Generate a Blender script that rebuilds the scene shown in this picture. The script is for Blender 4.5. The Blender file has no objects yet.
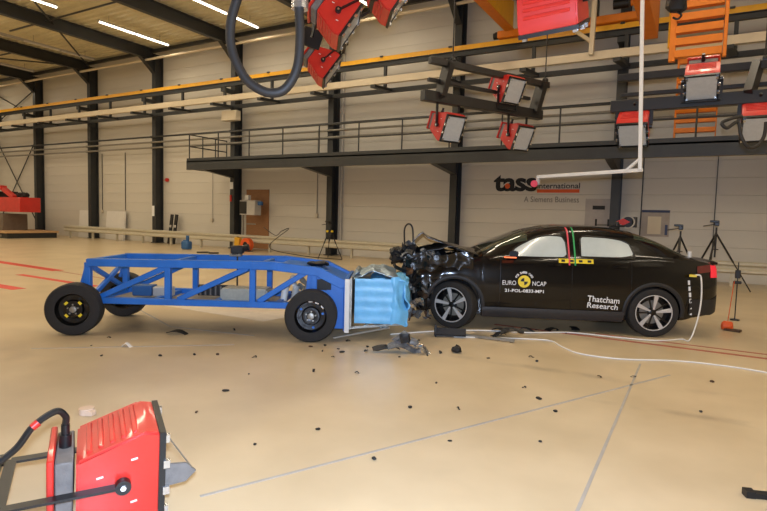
import bpy, bmesh, math, random
from mathutils import Vector, Matrix, Euler, noise
S = bpy.context.scene
C = S.collection
R = math.radians
# ------------------------------------------------------------------ camera
CAMZ = 1.58
psi, pit, rol, FPX = R(29.82), R(4.054), R(1.559), 549.0
fw = Vector((-math.sin(psi)*math.cos(pit), math.cos(psi)*math.cos(pit), -math.sin(pit)))
rt = Vector((math.cos(psi), math.sin(psi), 0)); up = rt.cross(fw)
rt, up = rt*math.cos(rol)+up*math.sin(rol), up*math.cos(rol)-rt*math.sin(rol)
cd = bpy.data.cameras.new('camera'); cam = bpy.data.objects.new('camera', cd); C.objects.link(cam)
cd.sensor_width = 36; cd.lens = FPX*36/767; cd.clip_start = .05; cd.clip_end = 200
mw = Matrix((rt, up, -fw)).transposed().to_4x4(); mw.translation = (0, 0, CAMZ)
cam.matrix_world = mw
S.camera = cam
# ------------------------------------------------------------------ world, exposure
wd = bpy.data.worlds.new('world'); S.world = wd; wd.use_nodes = True
wd.node_tree.nodes['Background'].inputs[0].default_value = (.9, .8, .65, 1)
wd.node_tree.nodes['Background'].inputs[1].default_value = .05
S.view_settings.view_transform = 'Standard'; S.view_settings.look = 'None'
S.view_settings.gamma = 1; S.view_settings.use_curve_mapping = False
S.view_settings.exposure = 0.0
STRIP_W = 104.0            # power of one ceiling strip light
STRIP_COL = (1, .86, .64)
FLASH_W = 340.0            # the photographer's flash
fl = bpy.data.lights.new('camera_flash', 'AREA'); fl.shape = 'DISK'; fl.size = .12; fl.energy = FLASH_W; fl.color = (.57, .72, 1)
flo = bpy.data.objects.new('camera_flash', fl); C.objects.link(flo); flo.matrix_world = mw @ Matrix.Translation((0, .16, 0))

# ------------------------------------------------------------------ materials
MATS = {}
def mat(name, col, rough=.5, metal=0, var=.08, scale=6, coat=0, bump=0, bscale=60, emit=0, spec=.5, col2=None, streak=None):
    if name in MATS: return MATS[name]
    m = bpy.data.materials.new(name); m.use_nodes = True; nt = m.node_tree; b = nt.nodes['Principled BSDF']
    b.inputs['Roughness'].default_value = rough; b.inputs['Metallic'].default_value = metal
    b.inputs['Coat Weight'].default_value = coat; b.inputs['Coat Roughness'].default_value = .04
    b.inputs['Specular IOR Level'].default_value = spec
    tc = nt.nodes.new('ShaderNodeTexCoord'); nz = nt.nodes.new('ShaderNodeTexNoise')
    nz.inputs['Scale'].default_value = scale; nz.inputs['Detail'].default_value = 4
    if streak:
        mp = nt.nodes.new('ShaderNodeMapping'); mp.inputs['Scale'].default_value = streak
        nt.links.new(tc.outputs['Object'], mp.inputs[0]); nt.links.new(mp.outputs[0], nz.inputs['Vector'])
    else: nt.links.new(tc.outputs['Object'], nz.inputs['Vector'])
    rp = nt.nodes.new('ShaderNodeValToRGB'); rp.color_ramp.elements[0].position = .3; rp.color_ramp.elements[1].position = .72
    c2 = col2 or tuple(min(1, c*(1+var)) for c in col)
    rp.color_ramp.elements[0].color = tuple(c*(1-var) for c in col)+(1,); rp.color_ramp.elements[1].color = tuple(c2)+(1,)
    nt.links.new(nz.outputs['Fac'], rp.inputs[0]); nt.links.new(rp.outputs[0], b.inputs['Base Color'])
    if bump:
        n2 = nt.nodes.new('ShaderNodeTexNoise'); n2.inputs['Scale'].default_value = bscale; n2.inputs['Detail'].default_value = 3
        nt.links.new(tc.outputs['Object'], n2.inputs['Vector'])
        bp = nt.nodes.new('ShaderNodeBump'); bp.inputs['Strength'].default_value = bump; bp.inputs['Distance'].default_value = .01
        nt.links.new(n2.outputs['Fac'], bp.inputs['Height']); nt.links.new(bp.outputs[0], b.inputs['Normal'])
    if emit:
        b.inputs['Emission Color'].default_value = tuple(col)+(1,); b.inputs['Emission Strength'].default_value = emit
    MATS[name] = m; return m
def srgb(r, g, b):
    f = lambda c: ((c/255+.055)/1.055)**2.4 if c > 10 else c/255/12.92
    return (f(r), f(g), f(b))
FLOOR = mat('beige_epoxy', srgb(201, 180, 144), .3, var=.09, scale=1.1, bump=.04, bscale=3, spec=.4, col2=srgb(212, 192, 157))
def stain(m, spots):       # dust and oil marks left on the floor by the crash
    nt = m.node_tree; b = nt.nodes['Principled BSDF']; src = b.inputs['Base Color'].links[0].from_socket
    tc = nt.nodes.new('ShaderNodeTexCoord')
    for (x, y, sx, sy, ang, col, amt, ns) in spots:
        mp = nt.nodes.new('ShaderNodeMapping'); mp.vector_type = 'TEXTURE'; mp.inputs['Location'].default_value = (x, y, 0); mp.inputs['Rotation'].default_value = (0, 0, ang); mp.inputs['Scale'].default_value = (sx, sy, 1)
        ln = nt.nodes.new('ShaderNodeVectorMath'); ln.operation = 'LENGTH'; mr = nt.nodes.new('ShaderNodeMapRange'); mr.inputs['From Min'].default_value = 1; mr.inputs['From Max'].default_value = .2
        nz = nt.nodes.new('ShaderNodeTexNoise'); nz.inputs['Scale'].default_value = ns; nz.inputs['Detail'].default_value = 6; mr2 = nt.nodes.new('ShaderNodeMapRange'); mr2.inputs['From Min'].default_value = .42; mr2.inputs['From Max'].default_value = .68; mr2.inputs['To Max'].default_value = amt
        mu = nt.nodes.new('ShaderNodeMath'); mu.operation = 'MULTIPLY'; mx = nt.nodes.new('ShaderNodeMix'); mx.data_type = 'RGBA'; mx.inputs['B'].default_value = (0, 0, 0, 1)
        nt.links.new(tc.outputs['Object'], mp.inputs[0]); nt.links.new(mp.outputs[0], ln.inputs[0]); nt.links.new(ln.outputs['Value'], mr.inputs['Value']); nt.links.new(tc.outputs['Object'], nz.inputs['Vector']); nt.links.new(nz.outputs['Fac'], mr2.inputs['Value'])
        nt.links.new(mr.outputs[0], mu.inputs[0]); nt.links.new(mr2.outputs[0], mu.inputs[1]); nt.links.new(mu.outputs[0], mx.inputs[0])
        A = [i for i in mx.inputs if i.name == 'A' and i.type == 'RGBA'][0]; Bi = [i for i in mx.inputs if i.name == 'B' and i.type == 'RGBA'][0]; Bi.default_value = tuple(col)+(1,)
        nt.links.new(src, A); src = [o for o in mx.outputs if o.type == 'RGBA'][0]
    nt.links.new(src, b.inputs['Base Color'])
stain(FLOOR, [(-3.5, 5.6, 1.3, .9, .5, srgb(150, 142, 130), .5, 5), (-2.4, 7.1, 1.2, .45, .45, srgb(84, 78, 70), .7, 4), (-6.0, 5.0, 1.6, .35, .5, srgb(120, 112, 100), .6, 3),
              (-1.0, 5.9, 2.2, .12, .05, srgb(140, 124, 102), .5, 3), (.4, 5.2, 1.4, .1, .1, srgb(140, 124, 102), .5, 3), (-6.3, 3.1, 1.2, .6, .2, srgb(160, 142, 116), .5, 2)])
WALL = mat('wall_panel_paint', srgb(209, 203, 190), .45, var=.03, scale=.8, streak=(.4, 1, 2))
DECK = mat('roof_deck_paint', srgb(214, 204, 168), .6, var=.04)
STEEL = mat('charcoal_steel', srgb(48, 50, 51), .45, var=.12, scale=3)
BLACK = mat('black_paint', srgb(24, 24, 25), .35, var=.15)
BRACK = mat('black_bronze', srgb(34, 31, 28), .4, var=.15)
RED = mat('red_lacquer', srgb(198, 44, 35), .34, var=.08, scale=5, coat=.2)
GREY = mat('grey_housing', srgb(112, 108, 104), .6, var=.15, scale=20, bump=.2, bscale=80)
LGREY = mat('light_grey', srgb(186, 182, 174), .5, var=.05)
ZINC = mat('galvanised', srgb(150, 146, 136), .4, .55, var=.1, scale=12)
CREAM = mat('cream_beam_paint', srgb(222, 208, 180), .5, var=.04, scale=3)
YEL = mat('crane_yellow', srgb(240, 178, 30), .4, var=.06)
ORA = mat('crane_orange', srgb(226, 126, 22), .45, var=.06)
WHITE = mat('white_paint', srgb(226, 222, 214), .4, var=.03)
GLASS = mat('lamp_glass', srgb(190, 190, 184), .18, var=.05, scale=30)
GUARD = mat('guard_rail_cream', srgb(196, 188, 166), .45, .1, var=.06, scale=9)
CHROME = mat('chrome', srgb(205, 205, 205), .2, .9, var=.05)
ALLOY = mat('machined_alloy', srgb(206, 206, 206), .3, .35, var=.05, scale=30)
BLUE = mat('trolley_blue', srgb(36, 108, 196), .42, var=.1, scale=5)
CYAN = mat('barrier_blue', srgb(112, 190, 238), .35, var=.1, scale=9, bump=.25, bscale=25)
FOIL = mat('crumpled_foil', srgb(150, 168, 178), .32, .5, var=.2, scale=14, bump=.5, bscale=30)
TYRE = mat('tyre_rubber', srgb(34, 32, 30), .8, var=.15, scale=20, bump=.2, bscale=120)
RIMB = mat('black_rim', srgb(11, 11, 12), .3, var=.2)
PAINT = mat('black_car_paint', (.004, .004, .0045), .16, var=.1, coat=.35, spec=.35)
PLAST = mat('dark_plastic', srgb(33, 33, 34), .55, var=.15, scale=25, bump=.15, bscale=150)
SCRAP = mat('bent_metal', srgb(112, 114, 116), .4, .25, var=.35, scale=30)
SCRAPB = mat('torn_black_plastic', srgb(22, 22, 24), .5, var=.3, scale=30)
COPPER = mat('rusty_scrap', srgb(88, 66, 50), .5, .4, var=.3, scale=30)
BAG = mat('airbag_white_pane', srgb(186, 194, 190), .18, var=.04, scale=9, coat=.4)
SCREEN = mat('dark_windscreen', srgb(58, 66, 54), .08, var=.1, coat=.8)
TAIL = mat('tail_light_red', (.75, .02, .04), .2, var=.05, coat=.6, emit=.55)
TAILG = mat('tail_lens', (.12, .004, .006), .12, var=.1, coat=.8)
YTAPE = mat('yellow_tape', srgb(238, 208, 40), .5, var=.05)
PTAPE = mat('pink_tape', srgb(214, 70, 84), .5, var=.05)
GTAPE = mat('green_tape', srgb(36, 150, 80), .5, var=.05)
INK = mat('black_ink', srgb(22, 22, 22), .6, var=.02)
ORINK = mat('orange_ink', srgb(226, 92, 34), .6, var=.02)
WINK = mat('white_ink', srgb(236, 236, 234), .6, var=.02)
GINK = mat('grey_ink', srgb(128, 122, 112), .6, var=.02)
RTAPE = mat('red_floor_tape', srgb(206, 62, 46), .5, var=.15, scale=9)
RLINE = mat('red_brown_line', srgb(168, 92, 70), .5, var=.2, scale=9)
GLINE = mat('grey_floor_tape', srgb(168, 162, 154), .45, var=.1, scale=9)
CABLE = mat('white_cable', srgb(226, 224, 218), .45, var=.04)
WOOD = mat('brown_board', srgb(158, 112, 72), .6, var=.1, scale=4, streak=(1, 1, 8))
HOSE = mat('black_hose', srgb(36, 32, 28), .62, var=.1)
ORPL = mat('orange_plastic', srgb(230, 92, 32), .45, var=.06)
BLPL = mat('blue_plastic', srgb(48, 96, 150), .45, var=.06)
BROWNG = mat('machine_grey_brown', srgb(112, 98, 84), .6, var=.1)
TAN = mat('tan_platform', srgb(196, 158, 112), .6, var=.06)
PATCH = mat('black_spot', srgb(20, 20, 20), .6, var=.05)
TUBE_M = mat('strip_tube', (1, .9, .74), .4, var=.01, emit=7.0)

# ------------------------------------------------------------------ mesh builder
class M:
    def __init__(s): s.v = []; s.f = []
    def add(s, vs, fs):
        o = len(s.v); s.v += [tuple(v) for v in vs]; s.f += [tuple(i+o for i in f) for f in fs]; return s
    def box(s, c, d, rot=None):
        h = [Vector((x*d[0]/2, y*d[1]/2, z*d[2]/2)) for x in (-1, 1) for y in (-1, 1) for z in (-1, 1)]
        if rot is not None:
            q = rot if isinstance(rot, Matrix) else Euler(rot).to_matrix(); h = [q @ p for p in h]
        c = Vector(c)
        return s.add([p+c for p in h], [(0, 1, 3, 2), (4, 6, 7, 5), (0, 4, 5, 1), (2, 3, 7, 6), (0, 2, 6, 4), (1, 5, 7, 3)])
    def frame(s, p0, p1, upv=(0, 0, 1)):
        p0 = Vector(p0); p1 = Vector(p1); d = (p1-p0).normalized(); u = Vector(upv)
        if abs(d.dot(u)) > .97: u = Vector((0, 1, 0)) if abs(d.y) < .9 else Vector((1, 0, 0))
        a = d.cross(u).normalized(); b = a.cross(d).normalized(); return p0, p1, d, a, b
    def bar(s, p0, p1, w, h=None, upv=(0, 0, 1)):
        h = w if h is None else h
        p0, p1, d, a, b = s.frame(p0, p1, upv)
        vs = [p+a*(i*w/2)+b*(j*h/2) for p in (p0, p1) for i, j in ((-1, -1), (1, -1), (1, 1), (-1, 1))]
        return s.add(vs, [(3, 2, 1, 0), (4, 5, 6, 7), (0, 1, 5, 4), (1, 2, 6, 5), (2, 3, 7, 6), (3, 0, 4, 7)])
    def ext(s, poly, p0, p1, upv=(0, 0, 1)):          # extrude a 2-D polygon from p0 to p1
        p0, p1, d, a, b = s.frame(p0, p1, upv); n = len(poly)
        vs = [p+a*x+b*y for p in (p0, p1) for x, y in poly]
        return s.add(vs, [tuple(range(n-1, -1, -1)), tuple(range(n, 2*n))]+[(i, (i+1) % n, n+(i+1) % n, n+i) for i in range(n)])
    def ibeam(s, p0, p1, w, h, tw=.012, tf=.02, upv=(0, 0, 1)):
        a, b = w/2, h/2; t = tw/2
        return s.ext([(-a, -b), (a, -b), (a, -b+tf), (t, -b+tf), (t, b-tf), (a, b-tf), (a, b), (-a, b), (-a, b-tf), (-t, b-tf), (-t, -b+tf), (-a, -b+tf)], p0, p1, upv)
    def tube(s, pts, r, n=8):
        pts = [Vector(p) for p in pts]; k = len(pts); vs = []; fs = []
        d0 = (pts[1]-pts[0]).normalized(); u = Vector((0, 0, 1)) if abs(d0.z) < .9 else Vector((1, 0, 0))
        a = d0.cross(u).normalized()
        for i, p in enumerate(pts):
            d = (pts[min(i+1, k-1)]-pts[max(i-1, 0)]).normalized()
            a = (a-d*a.dot(d)).normalized(); b = d.cross(a)
            rr = r[i] if isinstance(r, (list, tuple)) else r
            vs += [p+a*rr*math.cos(t*2*math.pi/n)+b*rr*math.sin(t*2*math.pi/n) for t in range(n)]
        for i in range(k-1):
            fs += [(i*n+t, i*n+(t+1) % n, (i+1)*n+(t+1) % n, (i+1)*n+t) for t in range(n)]
        fs += [tuple(range(n-1, -1, -1)), tuple((k-1)*n+t for t in range(n))]
        return s.add(vs, fs)
    def cyl(s, p0, p1, r, n=12): return s.tube([p0, p1], r, n)
    def lathe(s, prof, c=(0, 0, 0), ax='y', n=32, close=True):   # prof [(axial, radius)]
        vs = []; fs = []; k = len(prof); c = Vector(c)
        for a, r in prof:
            for t in range(n):
                q = t*2*math.pi/n; x, y = r*math.cos(q), r*math.sin(q)
                vs.append(c+Vector({'y': (x, a, y), 'x': (a, x, y), 'z': (x, y, a)}[ax]))
        m = k if close else k-1
        for i in range(m):
            j = (i+1) % k
            fs += [(i*n+t, i*n+(t+1) % n, j*n+(t+1) % n, j*n+t) for t in range(n)]
        if not close: fs += [tuple(range(n)), tuple((k-1)*n+t for t in range(n-1, -1, -1))]
        return s.add(vs, fs)
    def grid(s, P, nx, ny, th=0, nrm=None):             # P(i,j) -> point ; th: thickness
        vs = [Vector(P(i, j)) for i in range(nx+1) for j in range(ny+1)]; q = ny+1
        fs = [(i*q+j, (i+1)*q+j, (i+1)*q+j+1, i*q+j+1) for i in range(nx) for j in range(ny)]
        if th:
            n0 = Vector(nrm).normalized()*th if nrm else Vector((0, 0, -th)); N = len(vs)
            vs2 = [v+n0 for v in vs]
            fs2 = [tuple(N+k for k in reversed(f)) for f in fs]
            rim = [i*q for i in range(nx+1)]+[nx*q+j for j in range(1, ny+1)]+[i*q+ny for i in range(nx-1, -1, -1)]+[j for j in range(ny-1, 0, -1)]
            fs3 = [(rim[k], rim[(k+1) % len(rim)], N+rim[(k+1) % len(rim)], N+rim[k]) for k in range(len(rim))]
            return s.add(vs+vs2, fs+fs2+fs3)
        return s.add(vs, fs)
    def mesh(s, name, bev=0, smooth=True, seg=1):
        me = bpy.data.meshes.new(name); bm = bmesh.new()
        bv = [bm.verts.new(v) for v in s.v]
        for f in s.f:
            if len(set(f)) < 3: continue
            try: bm.faces.new([bv[i] for i in f])
            except ValueError: pass
        bmesh.ops.recalc_face_normals(bm, faces=bm.faces)
        if bev:
            es = [e for e in bm.edges if len(e.link_faces) == 2 and e.calc_face_angle(0) > .5]
            bmesh.ops.bevel(bm, geom=es, offset=bev, segments=seg, affect='EDGES', clamp_overlap=True)
        bm.to_mesh(me); bm.free()
        if smooth:
            me.polygons.foreach_set('use_smooth', [True]*len(me.polygons)); me.set_sharp_from_angle(angle=R(38))
        return me
def obj(name, b, m, parent=None, bev=0, seg=1, loc=None, rot=None, stuff=False):
    me = b if isinstance(b, bpy.types.Mesh) else b.mesh(name, bev, seg=seg)
    if m is not None and not me.materials: me.materials.append(m)
    o = bpy.data.objects.new(name, me); C.objects.link(o)
    if parent is not None: o.parent = parent
    if loc is not None: o.location = loc
    if rot is not None: o.rotation_euler = rot
    if stuff: o['kind'] = 'stuff'
    return o
def tag(o, label, cat, group=None):
    o['label'] = label; o['category'] = cat
    if group: o['group'] = group
    return o
def thing(name, label, cat, loc=(0, 0, 0), rot=(0, 0, 0), group=None):
    o = bpy.data.objects.new(name, None); C.objects.link(o); o.empty_display_size = .1
    o.location = loc; o.rotation_euler = rot; return tag(o, label, cat, group)
def struct(name, b, m, **k):
    o = obj(name, b, m, **k); o['kind'] = 'structure'; return o
def sroot(name, loc=(0, 0, 0)):
    o = bpy.data.objects.new(name, None); C.objects.link(o); o.location = loc; o['kind'] = 'structure'; return o
def interp(tab, x):
    if x <= tab[0][0]: return tab[0][1]
    for (a, p), (b, q) in zip(tab, tab[1:]):
        if x <= b: return p+(q-p)*(x-a)/(b-a)
    return tab[-1][1]
def smooth_interp(tab, x):
    if x <= tab[0][0]: return tab[0][1]
    if x >= tab[-1][0]: return tab[-1][1]
    n = len(tab); sl = [(tab[i+1][1]-tab[i][1])/(tab[i+1][0]-tab[i][0]) for i in range(n-1)]
    ms = [sl[0]]+[0 if sl[i-1]*sl[i] <= 0 else 2*sl[i-1]*sl[i]/(sl[i-1]+sl[i]) for i in range(1, n-1)]+[sl[-1]]
    for i in range(n-1):
        a, p = tab[i]; b, q = tab[i+1]
        if x <= b:
            h = b-a; t = (x-a)/h
            return p*(2*t**3-3*t*t+1)+h*ms[i]*(t**3-2*t*t+t)+q*(3*t*t-2*t**3)+h*ms[i+1]*(t**3-t*t)
def spline(pts, n=8):
    P = [Vector(p) for p in pts]; out = []
    for i in range(len(P)-1):
        a = P[max(i-1, 0)]; b = P[i]; c = P[i+1]; d = P[min(i+2, len(P)-1)]
        for k in range(n):
            t = k/n
            out.append(.5*((2*b)+(c-a)*t+(2*a-5*b+4*c-d)*t*t+(3*b-a-3*c+d)*t**3))
    return out+[P[-1]]
def text_mesh(body, size, bold=0, align='LEFT', spacing=1, extr=0):
    cu = bpy.data.curves.new('lettering', 'FONT'); cu.body = body; cu.size = size; cu.offset = bold
    cu.align_x = align; cu.space_character = spacing; cu.resolution_u = 3; cu.extrude = extr
    o = bpy.data.objects.new('lettering', cu); C.objects.link(o)
    bpy.context.view_layer.update()
    me = bpy.data.meshes.new_from_object(o.evaluated_get(bpy.context.evaluated_depsgraph_get()))
    bpy.data.objects.remove(o); bpy.data.curves.remove(cu); return me
def fit_text(me, w, hgt):        # scale lettering to a given width and height, origin at its lower left corner
    xs = [v.co.x for v in me.vertices]; ys = [v.co.y for v in me.vertices]
    x0, x1, y0, y1 = min(xs), max(xs), min(ys), max(ys)
    for v in me.vertices: v.co.x = (v.co.x-x0)/(x1-x0)*w; v.co.y = (v.co.y-y0)/(y1-y0)*hgt
    return me
# ================================================================== THE HALL
X0, X1, Y0, YW, ZC = -43.9, 13.5, -9.0, 18.05, 9.25
COLX = [-33.37+5.19*i for i in range(-2, 9)]
ORD = ['first', 'second', 'third', 'fourth', 'fifth', 'sixth', 'seventh', 'eighth', 'ninth', 'tenth', 'eleventh', 'twelfth']
TUBE_M.cycles.emission_sampling = 'NONE'
floor = struct('floor', M().box(((X0+X1)/2, (Y0+YW)/2, -.05), (X1-X0+.6, YW-Y0+.6, .1)), FLOOR)
def tape(pts, w, m, name='floor_line', z=.0015):
    b = M()
    for p, q in zip(pts, pts[1:]): b.bar((p[0], p[1], z), (q[0], q[1], z), w, .003)
    return obj(name, b, m, floor)
tape([(-2.32, 2.07), (-.18, 6.44)], .022, GLINE)
tape([(-.49, 1.2), (-.49, 6.75)], .02, GLINE)
tape([(-6.4, 3.3), (-4.75, 4.75)], .02, GLINE)
tape([(-2.6, 7.97), (9, 7.9)], .08, RLINE)
tape([(-1.2, 8.22), (9, 8.2)], .05, RLINE)
tape([(-13.7, 6.83), (-10.6, 6.74)], .17, RTAPE, 'floor_tape')
tape([(-14.6, 5.62), (-11.25, 5.6)], .26, RTAPE, 'floor_tape')
tape([(-18, 8.1), (-13.9, 7.85)], .28, RTAPE, 'floor_tape')
tape([(-16.5, 8.05), (-8.2, 7.3)], .035, RLINE)
tape([(-7.7, 5.6), (-6.2, 5.0), (-4.9, 5.25)], .03, GLINE)
# white sheet under the trolley
wb = sroot('wall_back')
obj('backing', M().box(((X0+X1)/2, YW+.16, ZC/2+.1), (X1-X0+.6, .12, ZC+.4)), STEEL, wb)
pw = 5.19; ph = 9.25/19
pm = M().box((0, 0, 0), (pw-.006, .09, ph-.003)).mesh('wall_panel', .004)
pm.materials.append(WALL)
xs = [COLX[0]-pw*.5+0]
for i in range(len(COLX)):
    for k in range(19):
        obj('wall_panel', pm, WALL, wb, loc=(COLX[i]+pw/2-.0, YW+.045, k*ph+ph/2))
struct('wall_left', M().box((X0-.1, (Y0+YW)/2, ZC/2), (.2, YW-Y0+.4, ZC+.2)), WALL)
struct('wall_right', M().box((X1+.1, (Y0+YW)/2, ZC/2), (.2, YW-Y0+.4, ZC+.2)), WALL)
struct('wall_front', M().box(((X0+X1)/2, Y0-.1, ZC/2), (X1-X0+.4, .2, ZC+.2)), WALL)
b = M(); y = Y0; prof = []
while y < YW+.1:
    prof += [(y, 9.25), (y+.13, 9.25), (y+.17, 9.33), (y+.29, 9.33)]; y += .33
vs = []; fs = []
for k, (yy, zz) in enumerate(prof): vs += [(X0-.2, yy, zz), (X1+.2, yy, zz)]
for k in range(len(prof)-1): fs.append((2*k, 2*k+1, 2*k+3, 2*k+2))
b.add(vs, fs); b.box(((X0+X1)/2, (Y0+YW)/2, 9.4), (X1-X0+.4, YW-Y0+.4, .1))
struct('ceiling', b, DECK)

# columns and roof beams
cm = M().ibeam((0, 0, 0), (0, 0, 9.0), .25, .45, .014, .02, (0, 1, 0)).mesh('shaft')
hm = M().ext([(-.0, 0), (-.0, .55), (-.55, .55)], (-.012, -.0, 0), (.012, 0, 0), (0, 0, 1)).mesh('haunch')
bp = M().box((0, 0, .015), (.4, .5, .03)).mesh('base_plate')
rb = M().ibeam((0, Y0, 0), (0, 17.6, 0), .22, .5, .014, .02).mesh('web_and_flanges')
near = {2: 'at far left beside the red machine', 3: 'between the two leaning white boards', 4: 'beside the leaning black bars',
        5: 'left of the brown control board', 6: 'behind the yellow-topped tripod', 7: 'above the crushed front of the car', 8: 'above the roof of the black car'}
for i, x in enumerate(COLX):
    t = thing('steel_column', 'charcoal steel wall column '+near.get(i, 'standing outside the view, bay %s' % ORD[i]), 'column', (x, 17.825, 0), group='steel columns along the back wall')
    obj('shaft', cm, STEEL, t)
    hh = M(); hh.add([(-.012, -.22, 8.1), (-.012, -.22, 8.72), (-.012, -.95, 8.72), (.012, -.22, 8.1), (.012, -.22, 8.72), (.012, -.95, 8.72)],
                     [(0, 1, 2), (5, 4, 3), (0, 2, 5, 3), (0, 3, 4, 1), (1, 4, 5, 2)]); hh.bar((0, -.22, 8.08), (0, -.97, 8.7), .22, .02)
    obj('haunch', hh, STEEL, t)
    obj('base_plate', bp, STEEL, t)
    r = thing('roof_beam', 'charcoal steel roof beam meeting the %s column from left' % ORD[max(0, i-2)] if 2 <= i else 'charcoal steel roof beam outside the view, bay %s' % ORD[i], 'beam', (x, 0, 8.95), group='roof beams')
    obj('web_and_flanges', rb, STEEL, r)
e = thing('eaves_beam', 'thin dark eaves beam along the top of the back wall', 'beam', (0, 17.5, 9.08))
obj('rail', M().bar((X0, 0, 0), (X1, 0, 0), .12, .14), STEEL, e)
for (p, q, l) in [((-25.66, 12.62), (-17.9, 12.6), 'straight dark roof strut crossing behind the long strip light'), ((-20.6, 10.7), (-28.0, 17.5), 'diagonal dark roof brace in the third bay'),
                  ((-33.3, 12.0), (-28.3, 17.4), 'diagonal dark roof brace in the second bay'), ((-38, 14.2), (-29, 14.4), 'straight dark roof strut at far left')]:
    tag(obj('roof_brace', M().cyl((p[0], p[1], 8.95), (q[0], q[1], 8.95), .035), STEEL), l, 'brace', 'roof braces')
for (p, q, l) in [((COLX[1], 6.1), (COLX[2], .2), 'thin diagonal wall brace falling to the right behind red machine'), ((COLX[1], .2), (COLX[2], 6.1), 'thin diagonal wall brace rising to the right behind red machine'),
                  ((COLX[1], 8.6), (COLX[2], 6.6), 'upper diagonal wall brace falling to the right'), ((COLX[1], 6.6), (COLX[2], 8.6), 'upper diagonal wall brace rising to the right')]:
    tag(obj('wall_brace', M().cyl((p[0], 17.95 if 'rising' in l else 17.88, p[1]), (q[0], 17.95 if 'rising' in l else 17.88, q[1]), .03), STEEL), l, 'brace', 'wall braces')

# ceiling strip lights
sh = M().box((0, 0, .06), (.14, 3.3, .05)).box((0, 1.65, .02), (.1, .03, .1)).box((0, -1.65, .02), (.1, .03, .1)).box((0, 0, .02), (.1, .04, .1)).mesh('housing', .004)
st = M().cyl((0, -1.62, 0), (0, -.04, 0), .032, 8).mesh('tube')
st2 = st.copy(); shx = M().box((0, -2.4, .06), (.14, 1.46, .05)).cyl((0, -3.1, 0), (0, -1.7, 0), .032, 8).mesh('housing_extension')
sw = M().cyl((0, -1.2, .08), (0, -1.2, .4), .006, 5).mesh('hanger')
LD = bpy.data.lights.new('strip_light', 'AREA'); LD.shape = 'RECTANGLE'; LD.size = .16; LD.size_y = 3.2; LD.energy = STRIP_W; LD.color = STRIP_COL
LDW = LD.copy(); LDW.energy = STRIP_W*.6      # the row nearest the wall is dimmer
bayn = ['first', 'second', 'third', 'fourth', 'fifth', 'sixth', 'seventh']
for i, x in enumerate([-37.1, -31.95, -26.5, -21.0, -15.7, -10.5, -5.3, -.1, 5.1, 10.3]):
    for j, y in enumerate([15.2, 10.3, 5.4, .5, -4.4]):
        if i > 5 and (j in (0, 4) or (j == 3 and i < 8)): continue
        off = i in (1, 2) and j == 0
        vis = (j == 0 and i in (1, 2, 3, 4)) or (j == 1 and i == 3)
        lb = ('lit ceiling strip light in the %s row from left, %s' % (bayn[i-1], 'nearest the back wall' if j == 0 else 'cut off by the picture top')) if vis else 'lit ceiling strip light outside the picture'
        t = thing('strip_light', lb, 'ceiling light', (x, y, 8.93), group='ceiling strip lights')
        obj('housing', sh, LGREY, t); obj('hanger', sw, STEEL, t); obj('hanger', sw, STEEL, t, loc=(0, 2.4, 0))
        tm = st2 if off else st; mm = WHITE if off else TUBE_M
        obj('tube', tm, mm, t); obj('tube', tm, mm, t, loc=(0, 1.66, 0))
        if off:
            obj('housing_extension', shx, LGREY, t); lb = t['label'] = lb.replace('lit ceiling', 'unlit long ceiling'); continue
        lo = bpy.data.objects.new('light', LDW if j == 0 else LD); C.objects.link(lo); lo.parent = t; lo.location = (0, 0, -.06)
def run(name, label, cat, y, z, part, b, m):
    t = thing(name, label, cat, (0, y, z)); obj(part, b, m, t); return t
run('ceiling_pipe', 'cream pipe running under the roof beams along the back wall', 'pipe', 17.15, 8.6, 'pipe', M().cyl((X0, 0, 0), (X1, 0, 0), .055, 10), CREAM)
t = run('crane_rail', 'yellow overhead crane rail on a dark runway beam', 'crane rail', 17.0, 7.09, 'rail', M().box(((X0+X1)/2, 0, .0), (X1-X0, .12, .15)), YEL)
obj('runway_beam', M().ibeam((X0, 0, -.165), (X1, 0, -.165), .12, .18), STEEL, t)
for i, x in enumerate(COLX): obj('bracket', M().bar((x, .0, -.34), (x, .85, -.34), .2, .16), STEEL, t)
x = X0+.3
while x < X1:
    obj('hanger_post', M().bar((x, .0, -.25), (x, .0, -.97), .1, .09), STEEL, t); x += 2.595/1.0
x = -36.0
while x < X1:
    obj('rail_clip', M().box((x, -.05, .07), (.12, .1, .05)), STEEL, t); x += 2.6
t = run('cable_duct', 'cream painted duct beam below the yellow crane rail', 'duct', 16.45, 6.2, 'duct', M().box(((X0+X1)/2, 0, 0), (X1-X0, .14, .22)), CREAM)
obj('support_rail', M().box(((X0+X1)/2, .95, -.12), (X1-X0, .1, .15)), STEEL, t)
x = X0+.3
while x < X1:
    obj('bracket', M().bar((x, .95, -.12), (x-.15, -.05, -.16), .2, .1), STEEL, t); x += 2.595
for k, z in enumerate((5.07, 4.82, 4.56)):
    t = run('wall_pipe', ['uppermost', 'middle', 'lowest'][k]+' of three grey pipes running along the back wall', 'pipe', 17.45, z, 'pipe', M().cyl((X0, 0, 0), (X1, 0, 0), .042, 8), ZINC if k else STEEL)
    for x in COLX: obj('clamp', M().box((x, .06, 0), (.06, .14, .1)), STEEL, t)

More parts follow.
